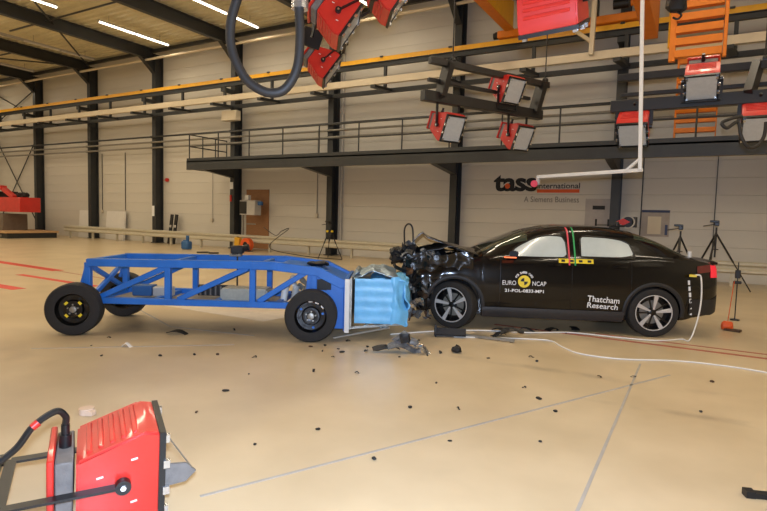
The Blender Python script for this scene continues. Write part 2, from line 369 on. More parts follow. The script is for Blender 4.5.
# mezzanine walkway
mz = thing('mezzanine_walkway', 'dark steel mezzanine walkway with pipe railing along the back wall', 'walkway', (0, 15.7, 3.28))
XL = -18.47
obj('deck', M().box(((XL+X1)/2, 1.08, .33), (X1-XL, 2.16, .05)), STEEL, mz)
obj('fascia_beam', M().ext([(-.07, 0), (.07, 0), (.07, .02), (-.05, .02), (-.05, .36), (.07, .36), (.07, .38), (-.07, .38)], (X1, .07, 0), (XL, .07, 0)), STEEL, mz)
obj('end_beam', M().box((XL+.04, 1.1, .17), (.08, 2.1, .3)), STEEL, mz)
for x in COLX[5:]:
    obj('cantilever', M().add([(x-.1, .12, .02), (x+.1, .12, .02), (x-.1, 1.9, -.2), (x+.1, 1.9, -.2), (x-.1, .12, .3), (x+.1, .12, .3), (x-.1, 1.9, .3), (x+.1, 1.9, .3)],
        [(0, 1, 3, 2), (4, 6, 7, 5), (0, 4, 5, 1), (2, 3, 7, 6), (0, 2, 6, 4), (1, 5, 7, 3)]), STEEL, mz)
x = XL+.12
pmz = M().cyl((0, 0, .36), (0, 0, 1.43), .024, 8).mesh('railing_post')
while x < X1: obj('railing_post', pmz, STEEL, mz, loc=(x, .05, 0)); x += 1.648
for y in (.75, 1.45, 2.1): obj('railing_post', pmz, STEEL, mz, loc=(XL+.12, y, 0))
for z in (1.43, .95): obj('handrail', M().tube([(X1, .05, z), (XL+.12, .05, z), (XL+.12, 2.1, z)], .024, 8), STEEL, mz)
obj('toe_board', M().box(((XL+X1)/2, .02, .42), (X1-XL, .012, .1)), STEEL, mz)
# guard rail
g = thing('guard_rail', 'galvanised guard rail running along the floor before the back wall', 'guard rail', (0, 17.05, 0))
wpf = [(-.02, .34), (.03, .37), (.03, .43), (-.03, .48), (-.03, .52), (.03, .57), (.03, .63), (-.02, .66), (-.035, .66), (.015, .625), (.015, .575), (-.045, .525), (-.045, .475), (.015, .425), (.015, .375), (-.035, .34)]
b = M(); n = len(wpf)
b.add([(x, -yy, zz) for x in (-29.6, X1) for yy, zz in wpf], [tuple(range(n)), tuple(range(2*n-1, n-1, -1))]+[(i, n+i, n+(i+1) % n, (i+1) % n) for i in range(n)])
obj('rail', b, GUARD, g)
gp = M().box((0, .1, .3), (.06, .1, .6)).mesh('post'); x = -29.2
while x < X1: obj('post', gp, GUARD, g, loc=(x, 0, 0)); x += 2.0
# ================================================================== THE CRASHED CAR (local x forward, y to its left, z up)
rnd = random.Random(7)
car = thing('car', 'black crash-tested hatchback with crushed front, yellow and white decals on its doors', 'car', (-.837, 9.279, 0), (0, 0, R(-154.58)))
HW = [(-.95, .40), (-.93, .56), (-.88, .70), (-.8, .79), (-.65, .85), (-.4, .89), (0, .915), (.5, .92), (1.2, .925), (2.0, .92), (2.6, .915), (2.9, .915), (3.25, .89), (3.4, .84)]
ZBELT = [(-.95, .99), (-.7, 1.055), (-.4, 1.095), (0, 1.105), (.5, 1.1), (1.2, 1.08), (2.0, 1.065), (2.45, 1.05), (2.8, 1.0), (3.2, .93), (3.4, .86)]
ZTOP = [(-.95, 1.0), (-.8, 1.07), (-.72, 1.085), (-.44, 1.16), (0, 1.37), (.42, 1.495), (.85, 1.535), (1.28, 1.525), (1.63, 1.475), (2.14, 1.285), (2.5, 1.11), (2.7, 1.06), (3.2, .98), (3.4, .9)]
PZ = [(.18, .90), (.28, .95), (.40, .985), (.58, 1.0), (.78, .995), (.93, .975), (1.0, .955), (1.08, .925), (1.12, .92)]
FT = [(0, .925), (.3, .85), (.6, .77), (.8, .70), (.9, .62), (.96, .47), (1, 0)]
hw = lambda x: smooth_interp(HW, x)
zbelt = lambda x: smooth_interp(ZBELT, x)
ztop = lambda x: max(smooth_interp(ZTOP, x), zbelt(x)+.01)
def pside(x, z):
    k = zbelt(x); b0 = interp(PZ, k)
    return interp(PZ, z)*(1 if k > 1.05 else 1)+(.925-b0)*max(0, min(1, (z-.8)/max(.05, k-.8)))
def ysurf(x, z):
    k = zbelt(x)
    if z <= k: return hw(x)*pside(x, z)
    return hw(x)*smooth_interp(FT, min(1, (z-k)/(ztop(x)-k)))
ARCH = [(.04, .375), (2.80, .385)]
def zlow(x):
    z = interp([(-.95, .55), (-.88, .42), (-.75, .33), (-.5, .28), (-.4, .24), (.4, .2), (2.4, .2), (3.4, .24)], x)
    for c, r in ARCH:
        if abs(x-c) < r: z = max(z, .345+math.sqrt(r*r-(x-c)**2)) if r*r-(x-c)**2 > .0 else z
    return z
xs = set([-.95, -.94, -.92, -.89, -.85, -.8, -.75, -.7, 3.3, 3.34])
for c, r in ARCH:
    for k in range(0, 33): xs.add(round(c-r*math.cos(math.pi*k/32)*.9999, 4))
    xs.add(c-r-.001); xs.add(c+r+.001)
k = -.68
while k < 3.3:
    if all(abs(k-c) > r+.01 for c, r in ARCH): xs.add(round(k, 3))
    k += .06
xs = sorted(xs); TS = [0, .1, .2, .3, .4, .5, .6, .7, .78, .84, .89, .93, .96, .98, .99, 1.0]
def ring(x):
    zl = zlow(x); zu = interp([(-.95, .55), (-.8, .35), (-.5, .24), (3.4, .22)], x); zu = min(zu, zl); w = hw(x); kb = zbelt(x); pts = []
    wi = max(.1, w-.30)
    pts += [(0, zu), (wi, zu), (wi, zl), (ysurf(x, zl)-.015, zl)]
    for a in range(9):
        z = zl+.012+(kb-zl-.012)*a/8; pts.append((ysurf(x, z), z))
    for t in TS[1:]:
        pts.append((hw(x)*smooth_interp(FT, t), kb+t*(ztop(x)-kb)))
    if x > 2.5:
        f = min(1, (x-2.5)/.7); out = []
        for j, (y, z) in enumerate(pts):
            if z > .62:
                n = noise.noise_vector(Vector((x*4.5, y*4, z*4.5))); s = f*.085
                y = y+n.y*s*.5-(.05*f if z < .9 else 0)*0; z = z+n.z*s*.6
            out.append((max(0, y) if y else y, z))
        pts = out
    return pts
def loft(half):
    b = M(); rg = [ring(x) for x in xs]; n = len(rg[0])
    for sgn in (1, -1):
        b.grid(lambda i, j: (xs[i], sgn*rg[i][j][0], rg[i][j][1]), len(xs)-1, n-1)
    for e in (0, len(xs)-1):
        r = rg[e]; vs = [(xs[e], y, z) for y, z in r[3:]]+[(xs[e], -y, z) for y, z in reversed(r[3:-1])]
        b.add(vs, [tuple(range(len(vs)))])
    return b
bodym = loft(1).mesh('body'); bm = bmesh.new(); bm.from_mesh(bodym)
bmesh.ops.remove_doubles(bm, verts=bm.verts, dist=.0005); bmesh.ops.recalc_face_normals(bm, faces=bm.faces); bm.to_mesh(bodym); bm.free()
bodym.polygons.foreach_set('use_smooth', [True]*len(bodym.polygons)); bodym.set_sharp_from_angle(angle=R(38))
body = obj('body', bodym, PAINT, car)
def on(x, z, off=.004, sgn=1): return (x, sgn*(ysurf(x, z)+off), z)
def panel(top, bot, xa, xb, off=.006, nx=24, ny=8, sgn=1, th=.012):
    def P(i, j):
        x = xa+(xb-xa)*i/nx; a = bot(x); c = top(x); return on(x, a+(c-a)*j/ny, off, sgn)
    return M().grid(P, nx, ny, th, (0, -sgn, 0))
FWT = [(1.25, 1.275), (1.275, 1.335), (1.33, 1.362), (1.45, 1.366), (1.63, 1.338), (1.8, 1.262), (1.95, 1.175), (2.0, 1.12)]
RWT = [(.335, 1.17), (.35, 1.25), (.42, 1.30), (.52, 1.335), (.75, 1.36), (1.0, 1.366), (1.03, 1.36), (1.045, 1.33)]
for sgn in (1, -1):
    obj('window', panel(lambda x: smooth_interp(FWT, x), lambda x: interp([(1.25, 1.12), (1.29, 1.082), (1.95, 1.07), (2.0, 1.09)], x), 1.25, 2.0, .007, sgn=sgn), BAG, car)['label'] = 'front side window with white curtain airbag behind it'
    obj('window', panel(lambda x: smooth_interp(RWT, x), lambda x: interp([(.335, 1.15), (.37, 1.125), (.5, 1.105), (1.045, 1.09)], x), .335, 1.045, .007, sgn=sgn), BAG, car)['label'] = 'rear side window with white curtain airbag behind it'
    # window surround, side skirt, arch lips
    for T, xa, xb, lo in ((FWT, 1.25, 2.0, 1.065), (RWT, .335, 1.045, 1.09)):
        b = M(); pts = [on(xa+(xb-xa)*k/20, smooth_interp(T, xa+(xb-xa)*k/20)+.012, .006, sgn) for k in range(21)]
        b.tube([on(xa-.012, lo+.02, .006, sgn)]+pts+[on(xb+.012, lo+.02, .006, sgn)], .011, 6)
        b.tube([on(xa-.01+(xb-xa+.02)*k/12, lo+.004, .006, sgn) for k in range(13)], .009, 6)
        obj('window_trim', b, RIMB, car)
    obj('side_skirt', M().grid(lambda i, j: on(.44+1.96*i/30, .19+.15*j/6, .012+.012*math.sin(j/6*math.pi), sgn), 30, 6, .03, (0, -sgn, 0)), mat('sill_plastic', srgb(50, 50, 52), .42, var=.1, scale=25), car)  # grey plastic sill, its colour lightened to stand in for the floor's reflection
    for c, r in ARCH:
        a0, a1 = (-8, 188) if c < 1 else (-6, 165)
        def P(i, j):
            a = R(a0+(a1-a0)*i/28); rr = r-.005+.055*j/4; x = c-rr*math.cos(a); z = .345+rr*math.sin(a); z = max(z, .2)
            return (x, sgn*(ysurf(min(max(x, -.9), 3.38), z)+.012*math.sin(j/4*math.pi*.9)+.004), z)
        obj('wheel_arch_trim', M().grid(P, 28, 4, .02, (0, -sgn, 0)), PLAST, car)
    # mirror, handles
    m_ = obj('door_mirror', M().ext([(-.06, -.035), (.05, -.04), (.07, 0), (.05, .04), (-.04, .05), (-.07, .02)], (1.99, sgn*.9, 1.105), (2.01, sgn*1.02, 1.11), (0, 0, 1)), mat('mirror_shell', (.004, .004, .004), .5, spec=.2), car, .012, 2)
    obj('turn_signal', M().box((2.05, sgn*.98, 1.06), (.16, .1, .012)), mat('amber', srgb(255, 120, 70), .3, emit=1.2), m_)
    obj('mirror_arm', M().bar((1.97, sgn*.84, 1.09), (1.98, sgn*.93, 1.11), .05, .03), RIMB, m_)
    for x in (1.42, .52):
        obj('door_handle', M().grid(lambda i, j: on(x-.1+.2*i/8, .955+.026*j/3, .022*math.sin(math.pi*i/8)**.4 if i not in (0, 8) else .002, sgn), 8, 3, .01, (0, -sgn, 0)), PAINT, car)
    for xx in (1.17, .36, 2.16):       # door shut lines
        obj('door_gap', M().grid(lambda i, j: on(xx+.006*i+(.05*max(0, .5-(.34+.72*j/14)) if xx > 2 else 0), .34+(1.04-.34)*j/14, .0012, sgn), 1, 14, .002, (0, -sgn, 0)), RIMB, car)
    # tail lamps
    obj('tail_light', M().grid(lambda i, j: on(-.93+.40*i/14, .93+.1*j/3-.05*max(0, i/14-.6), .008, sgn), 14, 3, .012, (0, -sgn, 0)), TAILG, car)
    tl = obj('tail_light', M().grid(lambda i, j: on(-.86+.13*i/5, .855+.20*j/6, .012, sgn), 5, 6, .012, (0, -sgn, 0)), TAIL, car)
def cap_patch(xa, xb, ta, nx, off):
    def P(i, j):
        x = xa+(xb-xa)*i/nx; v = -1+2*j/20; t = 1-abs(v)*(1-ta); kb = zbelt(x); s = 1 if v >= 0 else -1
        return (x, s*hw(x)*smooth_interp(FT, t), kb+t*(ztop(x)-kb)+off)
    return M().grid(P, nx, 20, .008)
obj('windscreen', cap_patch(1.78, 2.42, .62, 14, .008), SCREEN, car)
obj('rear_window', cap_patch(-.38, .28, .70, 12, .008), SCREEN, car)
obj('sunroof', cap_patch(.5, 1.5, .93, 12, .006), mat('roof_glass', (.004, .004, .005), .06, coat=1), car)
obj('spoiler', M().grid(lambda i, j: (-.88+.16*i/4, -.68+1.36*j/16, 1.075+.02*i/4*0+.018*(1-i/4)-.03*(abs(j-8)/8)**2), 4, 16, .03), PAINT, car)
obj('rear_bumper', M().grid(lambda i, j: on(-.94+.5*i/14, .33+.22*j/4+.2*max(0, .35-i/14), .014, 1), 14, 4, .02, (0, -1, 0)), PLAST, car)
obj('roof_camera_mount', M().box((.42, .35, 1.535), (.2, .12, .03)).cyl((.42, .35, 1.53), (.42, .35, 1.6), .03), BLACK, car, .006)
obj('fuel_cap_marker', M().cyl((-.55, .55, 1.1), (-.55, .55, 1.2), .028, 12), WHITE, car)
obj('underbody', M().box((1.4, 0, .24), (3.4, 1.2, .12)), BLACK, car)
# decals
def lay(me, xl, z0, tilt=0, off=.003, sgn=1):
    for v in me.vertices:
        tx, ty = v.co.x, v.co.y; c, s = math.cos(tilt), math.sin(tilt)
        x = xl-(tx*c-ty*s); z = z0+tx*s+ty*c; v.co = on(x, z, off, sgn)
    return me
def dec(name, body_, m, xl, z0, w, hgt, bold=.0, tilt=0, parent=car, sp=1):
    o = obj(name, lay(fit_text(text_mesh(body_, 1, bold, spacing=sp), w, hgt), xl, z0, tilt), m, parent); return o
NX, NZ = 1.832, .722
ci = obj('door_emblem', M().add([on(NX, NZ, .003)]+[on(NX+.086*math.cos(R(a)), NZ+.086*math.sin(R(a)), .003) for a in range(0, 360, 10)], [(0, 1+k, 1+(k+1) % 36) for k in range(36)]), YTAPE, car)
ci['label'] = 'round yellow emblem with black quarters'
for a0 in (100, 280):
    obj('emblem_quarter', M().add([on(NX, NZ, .0045)]+[on(NX-.05*math.cos(R(a0-10+a)), NZ+.05*math.sin(R(a0-10+a)), .0045) for a in range(0, 91, 10)], [(0, k, k+1) for k in range(1, 10)]), INK, ci)
for k, ch in enumerate('FOR SAFER CARS'):
    if ch == ' ': continue
    a = R(150-k*120/13); me = fit_text(text_mesh(ch, 1, .02), .022, .03); rr = .112
    for v in me.vertices:
        tx, ty = v.co.x-.011, v.co.y; tt = a-math.pi/2
        px_, pz_ = rr*math.cos(a)+tx*math.cos(tt)-ty*math.sin(tt), rr*math.sin(a)+tx*math.sin(tt)+ty*math.cos(tt)
        v.co = on(NX-px_, NZ+pz_, .003)
    obj('emblem_letter', me, WINK, ci)
dec('lettering', 'EURO', WINK, NX+.30, NZ-.055, .19, .062, .0)
dec('lettering', 'NCAP', WINK, NX-.115, NZ-.055, .19, .062, .0)
dec('lettering', '21-POL-0833-MP1', WINK, NX+.265, NZ-.155, .54, .045, .02)
dec('lettering', 'Thatcham', WINK, .955, .475, .44, .085, .01, -.05)
dec('lettering', 'Research', WINK, .95, .385, .42, .078, .01, -.05)
yt = obj('marker_strip', M().grid(lambda i, j: on(.885+.475*i/12, 1.0+.06*j/2, .005), 12, 2, .003, (0, -1, 0)), YTAPE, car)
for k in range(4):
    obj('black_square', M().grid(lambda i, j: on(.915+.12*k+.05*i/2, 1.015+.032*j/2, .0075), 2, 2, .002, (0, -1, 0)), INK, yt)
def strip(x, m, z0, z1): obj('marker_tape', M().grid(lambda i, j: on(x-.011+.022*i, z0+(z1-z0)*j/20, .0105), 1, 20, .003, (0, -1, 0)), m, car)
strip(1.215, PTAPE, .97, 1.5); strip(1.135, GTAPE, .97, 1.5)
# wheels
TYP = [(-.1175, .25), (-.119, .30), (-.108, .333), (-.08, .345), (.08, .345), (.108, .333), (.119, .30), (.113, .252), (.095, .243), (-.095, .243)]
ty = M().lathe(TYP, n=48).mesh('wheel')
rimm = M().lathe([(.108, .25), (.11, .243), (.09, .232), (-.09, .222), (-.1, .25)], n=40).lathe([(.0, .232), (.0, .03), (-.02, .03), (-.02, .232)], n=40).mesh('rim')
lip = M().lathe([(.106, .252), (.114, .25), (.114, .24), (.106, .237)], n=40).mesh('rim_lip')
disc = M().lathe([(.02, .165), (.02, .06), (.012, .06), (.012, .165)], n=32).mesh('brake_disc')
capm = M().lathe([(.03, .06), (.075, .05), (.085, .03), (.086, .001)], n=20, close=False).mesh('hub_cap')
def spk(w0, w1, tw):
    b = M(); vs = []
    for r_, w, yy in ((.04, w0, .082), (.14, (w0+w1)/2, .092), (.238, w1, .104)):
        for s in (-1, 1):
            for d in (0, -.022): vs.append((s*w/2+tw*(r_-.04), yy+d, r_))
    for k in range(2):
        o = 4*k; vs_ = None
        b.f += []
    fs = []
    for k in range(2):
        o = 4*k; fs += [(o, o+4, o+6, o+2), (o+1, o+3, o+7, o+5), (o, o+1, o+5, o+4), (o+2, o+6, o+7, o+3)]
    fs += [(0, 2, 3, 1), (8, 9, 11, 10)]
    return b.add(vs, fs)
sp1 = spk(.022, .062, .1).mesh('spoke', .003); sp2 = spk(.016, .022, -.1).mesh('spoke', .002)
valve = None
def wheel(x, y, ry, spin=0, z=.345):
    w = obj('wheel', ty, TYRE, car, loc=(x, y, z), rot=(0, 0, ry))
    obj('rim', rimm, RIMB, w); obj('rim_lip', lip, ALLOY, w); obj('brake_disc', disc, ZINC, w); obj('hub_cap', capm, RIMB, w)
    for k in range(5):
        obj('spoke', sp1, ALLOY, w, rot=(0, spin+k*math.tau/5, 0))
        obj('spoke', sp2, RIMB, w, rot=(0, spin+(k+.5)*math.tau/5, 0))
wheel(.04, .80, 0, -.21); wheel(.04, -.80, math.pi); wheel(2.80, .79, R(-27), .08); wheel(2.84, -.80, math.pi)
# crumpled front
def crumple(P, nx, ny, amp, seed, th=.006, nrm=(0, 0, -1), fr=5):
    o = Vector((seed*3.1, seed*1.7, seed*.9))
    def Q(i, j):
        p = Vector(P(i/nx, j/ny)); n = noise.noise_vector(p*fr+o)+.5*noise.noise_vector(p*fr*2.3+o); return p+n*amp
    return M().grid(Q, nx, ny, th, nrm)
HZ = [(0, 1.115), (.18, 1.16), (.42, 1.23), (.62, 1.30), (.72, 1.345), (.77, 1.39), (.80, 1.37), (.88, 1.27), (1, 1.10)]
obj('bonnet', crumple(lambda a, c: (2.47+1.06*a, -.78+1.6*c, smooth_interp(HZ, a)-.10*(abs(c-.6)/.6)**2*(1-.6*a)-.10*(1-c)*a), 34, 26, .017, 3, .012, (0, 0, -1), 3.2), PAINT, car)
obj('bonnet_liner', crumple(lambda a, c: (2.75+.9*a, -.5+1.4*c, 1.12+.06*math.sin(a*6)-.08*a), 16, 16, .06, 8, .01, (0, 0, -1), 4), SCRAPB, car)
obj('front_wing', crumple(lambda a, c: (2.55+.95*a, .90-.05*a+.04*c, .80+.30*c-.05*a*c+.02*math.sin(9*a)), 22, 10, .03, 4, .008, (0, -1, 0), 5), PAINT, car)
obj('front_wing', crumple(lambda a, c: (2.55+.9*a, -.88, .80+.25*c), 16, 8, .035, 6, .008, (0, 1, 0), 5), PAINT, car)
def lump(c, d, amp, seed, n=10, fr=4):
    b = M(); o = Vector((seed*2.3, seed*1.1, seed))
    vs = []; fs = []
    for i in range(n+1):
        for j in range(2*n):
            th = math.pi*i/n; ph = math.tau*j/(2*n)
            p = Vector((math.sin(th)*math.cos(ph), math.sin(th)*math.sin(ph), math.cos(th)))
            p = Vector([math.copysign(abs(q)**.6, q) for q in p])
            q = Vector((p.x*d[0]/2, p.y*d[1]/2, p.z*d[2]/2)); q += noise.noise_vector(q*fr*1.6+o)*amp+noise.noise_vector(q*fr*4+o)*amp*.6
            vs.append(Vector(c)+q)
    for i in range(n):
        for j in range(2*n): fs.append((i*2*n+j, i*2*n+(j+1) % (2*n), (i+1)*2*n+(j+1) % (2*n), (i+1)*2*n+j))
    return b.add(vs, fs)
obj('engine_bay_wreck', lump((3.2, 0, .68), (.62, 1.5, .85), .10, 2, 18, 3), SCRAPB, car)
obj('crushed_headlamp', lump((3.62, .62, 1.02), (.26, .34, .2), .06, 4, 10, 6), SCRAPB, car)
obj('crushed_headlamp', lump((3.5, -.6, .9), (.3, .4, .22), .06, 9, 10, 6), SCRAPB, car)
obj('crushed_bumper', crumple(lambda a, c: (3.30+.22*a*math.sin(a*3), .93-1.7*c*.9, .25+.45*a+.05*math.sin(c*9)), 12, 20, .09, 11, .012, (-1, 0, 0), 4), SCRAPB, car)
def shard(w, h, seed, th=.006, am=.35):
    r = random.Random(seed); n = 6
    b = M(); amp = min(w, h)*am; o = Vector((seed*1.37, seed*.71, 0))
    cut = r.uniform(.1, .5); cut2 = r.uniform(0, .4)
    def P(i, j):
        a, c = i/n, j/n; wid = 1-cut*a; p = Vector(((a-.5)*w, (c-.5)*h*wid+cut2*h*a*.5, 0))
        q = noise.noise_vector(p*(3/min(w, h))*.5+o); p.z += q.z*amp+amp*1.2*math.sin(a*r_ph*2); p.x += q.x*amp*.3; p.y += q.y*amp*.3; return p
    r_ph = r.uniform(1, 3)
    return b.grid(P, n, n, th)
def bits(parent, n, rng, mats, names, seed, smin, smax):
    r = random.Random(seed)
    for k in range(n):
        s = r.uniform(smin, smax); kind = r.random(); mt = r.choice(mats); nm = r.choice(names)
        p = [r.uniform(*q) for q in rng]; ro = (r.uniform(0, 6.28), r.uniform(0, 6.28), r.uniform(0, 6.28))
        if kind < .6: b = shard(s*r.uniform(.8, 2.2), s*r.uniform(.5, 1), seed*100+k)
        elif kind < .8: b = M().tube(spline([(0, 0, 0), (s*.6, r.uniform(-.3, .3)*s, s*.2), (s*1.1, 0, r.uniform(-.4, .4)*s), (s*1.6, r.uniform(-.5, .5)*s, 0)], 4), s*.09, 7)
        else: b = M().box((0, 0, 0), (s*.9, s*.5, s*.25)).box((s*.2, .1*s, s*.2), (s*.35, s*.3, s*.25), (0, .3, .4))
        obj(nm, b, mt, parent, loc=p, rot=ro)
NM = ['torn_panel', 'bent_bracket', 'broken_duct', 'crushed_strut']
bits(car, 34, ((3.22, 3.62), (.45, .93), (.22, 1.1)), [SCRAP, SCRAPB, SCRAPB, SCRAPB, PLAST, PLAST, COPPER], NM, 3, .08, .2)
bits(car, 22, ((3.1, 3.5), (.75, .95), (.55, 1.15)), [SCRAP, SCRAP, PLAST, SCRAPB], NM, 4, .07, .15)
bits(car, 16, ((3.4, 3.62), (.3, .85), (.9, 1.2)), [SCRAP, SCRAPB, SCRAPB, LGREY], NM, 5, .07, .16)
bits(car, 16, ((3.2, 3.6), (-.85, .4), (.3, 1.1)), [SCRAPB, SCRAP, PLAST], NM, 6, .1, .25)
bits(car, 14, ((3.15, 3.55), (.3, .95), (.04, .25)), [SCRAPB, COPPER, SCRAP], NM, 7, .07, .16)
obj('headlamp_reflector', shard(.2, .12, 91), CHROME, car, loc=(3.33, .93, .36), rot=(1.3, .1, .2))
obj('steering_hose', M().tube(spline([(3.58, -.35, 1.12), (3.59, -.35, 1.38), (3.53, -.4, 1.47), (3.46, -.4, 1.40), (3.44, -.4, 1.1)], 8), .014, 7), PLAST, car)
# ================================================================== THE BLUE CRASH TROLLEY (local x towards the car, y away from the camera)
sl = thing('crash_trolley', 'blue steel crash trolley with four black wheels and a crumpled light blue barrier', 'trolley', (-7.044, 4.554, 0), (0, 0, R(29.33)))
def sb(name, p, q, w, h=None, m=BLUE, bev=.006): return obj(name, M().bar(p, q, w, h), m, sl, bev)
for s in (-1, 1):
    y = .5*s
    sb('top_rail', (.10, y, .90), (2.44, y, .925), .09, .10); sb('top_rail', (2.40, y, .925), (3.05, y, .86), .09, .11); sb('top_rail', (3.03, y, .862), (3.37, y, .70), .085, .12)
    sb('bottom_rail', (.10, y, .42), (2.72, y, .42), .09, .08)
    for x in (.1, 1.12, 2.2, 2.98): sb('upright', (x, y, .42), (x, y, .90), .075, .075)
    for a, c in ((.24, 1.14), (1.25, 2.14), (2.27, 2.93)): sb('diagonal', (a, y, .455), (c, y, .885), .06, .07)
    obj('gusset', M().box((2.36, y, .91), (.34, .1, .09)), BLUE, sl, .01)
    obj('gusset', M().add([(2.9, y-.02, .86), (3.36, y-.02, .72), (3.36, y-.02, .14), (3.02, y-.02, .14), (2.86, y-.02, .42), (2.9, y+.02, .86), (3.36, y+.02, .72), (3.36, y+.02, .14), (3.02, y+.02, .14), (2.86, y+.02, .42)],
        [(0, 1, 2, 3, 4), (9, 8, 7, 6, 5), (0, 5, 6, 1), (1, 6, 7, 2), (2, 7, 8, 3), (3, 8, 9, 4), (4, 9, 5, 0)]), BLUE, sl, .004)
    for x0, x1_ in ((3.02, 3.08), (3.13, 3.2)): obj('slot', M().box(((x0+x1_)/2, y-.021*1, .70), (x1_-x0, .006, .13)), INK, sl)
    sb('end_brace', (.02, y, .60), (.09, y, .86), .05, .05)
obj('slot', M().box((3.10, -.525, .70), (.09, .01, .14)), INK, sl)
for x in (.1, 1.12, 2.25): sb('cross_member', (x, -.5, .90), (x, .5, .90), .07, .08)
for x in (.12, .9, 1.7, 2.5): sb('cross_member', (x, -.5, .41), (x, .5, .41), .07, .07)
sb('end_brace', (.1, -.47, .86), (.1, .47, .45), .05, .06); sb('end_brace', (.12, .47, .86), (.12, -.47, .45), .05, .06)
obj('front_plate', M().box((3.39, 0, .45), (.05, 1.16, .66)), BLUE, sl, .006)
obj('front_deck', M().add([(2.5, -.45, .93), (2.5, .45, .93), (3.05, .45, .87), (3.05, -.45, .87), (3.38, .45, .73), (3.38, -.45, .73)]+[(2.5, -.45, .91), (2.5, .45, .91), (3.05, .45, .85), (3.05, -.45, .85), (3.38, .45, .71), (3.38, -.45, .71)],
    [(0, 1, 2, 3), (3, 2, 4, 5), (9, 8, 7, 6), (11, 10, 8, 9), (0, 6, 7, 1), (4, 10, 11, 5), (0, 3, 9, 6), (3, 5, 11, 9), (1, 7, 8, 2), (2, 8, 10, 4)]), BLUE, sl)
obj('ballast_deck', M().box((1.35, 0, .385), (2.3, .85, .02)), mat('trolley_floor', srgb(150, 140, 122), .6, var=.15), sl)
obj('deck_rubble', lump((2.95, .05, .92), (.3, .25, .05), .02, 3, 8, 10), SCRAPB, sl)
for s in (-1, 1): sb('axle', (0, 0, .325), (0, s*.72, .325), .07, .07, BLACK); sb('axle', (2.96, 0, .325), (2.96, s*.72, .325), .07, .07, BLACK)
# wheels
TP = [(-.11, .2), (-.115, .26), (-.105, .31), (-.08, .325), (.08, .325), (.105, .31), (.115, .26), (.108, .205), (.09, .198), (-.09, .198)]
tw_ = M().lathe(TP, n=48).mesh('wheel')
rw_ = M().lathe([(-.104, .205), (-.11, .198), (-.085, .188), (-.04, .175), (-.035, .12), (-.07, .105), (-.075, .05), (-.06, .02), (-.02, .02), (-.01, .19), (.1, .19), (.1, .2)], n=40).mesh('rim')
hub_ = M().lathe([(-.06, .045), (-.09, .04), (-.095, .02), (-.095, .001)], n=16, close=False).mesh('hub')
nut_ = M().cyl((0, -.066, 0), (0, -.092, 0), .011, 6).mesh('wheel_nut')
def swheel(x, y, ry, spin, marks, shiny):
    w = obj('wheel', tw_, TYRE, sl, loc=(x, y, .325), rot=(0, 0, ry))
    obj('rim', rw_, RIMB, w); obj('hub', hub_, CHROME if shiny else ZINC, w)
    for k in range(5):
        a = spin+k*math.tau/5; obj('wheel_nut', nut_, ZINC, w, loc=(.06*math.cos(a), 0, .06*math.sin(a)))
    for k in range(8):
        a = spin+k*math.tau/8; obj('vent_hole', M().cyl((.148*math.cos(a), -.036, .148*math.sin(a)), (.148*math.cos(a), -.042, .148*math.sin(a)), .016, 10), INK if not shiny else BLUE if k % 3 == 0 else INK, w)
    if marks:
        for k in range(4):
            a = spin+.5+k*math.tau/4; obj('yellow_mark', M().box((0, 0, 0), (.045, .006, .03), (0, a, 0)), YTAPE, w, loc=(.11*math.cos(a), -.07, .11*math.sin(a)))
    if shiny:
        for k in range(3):
            a = .7+k*.45; obj('balance_weight', M().box((0, 0, 0), (.05, .01, .014), (0, math.pi/2-a, 0)), CHROME, w, loc=(.183*math.cos(a), -.088, .183*math.sin(a)))
swheel(0, -.635, R(13), .3, True, False); swheel(0, .66, math.pi, .1, False, False); swheel(2.97, -.635, R(3), .2, False, True); swheel(2.97, .66, math.pi, .4, False, False)
# load on the deck
obj('ballast_box', M().box((2.02, -.1, .50), (.62, .34, .16)), mat('clear_grey_box', srgb(176, 174, 160), .3, var=.08, scale=20), sl, .02, 2)
obj('battery_grill', M().box((1.55, .1, .50), (.5, .06, .15)), PLAST, sl, .006)
for k in range(7): obj('grill_rib', M().box((1.34+.07*k, .06, .5), (.02, .02, .13)), GREY, sl)
obj('red_box', M().box((1.98, .22, .47), (.18, .12, .06)), RED, sl, .008)
obj('battery', M().box((.62, -.05, .50), (.26, .2, .14)), BLPL, sl, .01)
obj('battery', M().box((.88, -.05, .49), (.24, .18, .13)), LGREY, sl, .012)
bits(sl, 10, ((2.5, 2.95), (-.3, .3), (.47, .66)), [LGREY, ZINC, PLAST, WHITE], ['instrument', 'wiring', 'data_box'], 21, .06, .14)
for k in range(3): obj('damper', M().cyl((2.52+.14*k, -.12, .42), (2.55+.14*k, -.1, .62), .045, 14), [WHITE, LGREY, ZINC][k], sl)
# barrier
bs = obj('barrier_backplate', M().box((3.45, 0, .46), (.03, 1.02, .66)), ZINC, sl, .003)
obj('marker_post', M().box((3.41, -.585, .445), (.06, .03, .68)), WHITE, sl, .003)
def ribbed(a, c):     # near side skin of the honeycomb block
    z = .215+.57*c; rib = .0035*math.sin(c*math.tau*4.5)+.003*math.sin(a*7)
    return (3.50+.50*a, -.50-rib*.6, z)
ba = obj('barrier', M().grid(lambda i, j: ribbed(i/10, j/44), 10, 44, .05, (0, 1, 0)), CYAN, sl)
ba['label'] = 'light blue ribbed honeycomb barrier block'
core = M().box((3.76, .0, .49), (.52, .97, .54))
obj('barrier_core', core, FOIL, sl, .01)
def nose(a, c):
    z = .205+.59*c+.03*math.sin(a*5); x = 3.96+.20*a+.03*math.sin(c*7+.5)*a; return (x, -.50-.04*math.sin(a*math.pi)*(1-a)+.12*a*a, z-.02*a*(c-.4))
obj('crushed_skin', crumple(nose, 14, 20, .022, 31, .02, (0, 1, 0), 6), CYAN, sl)
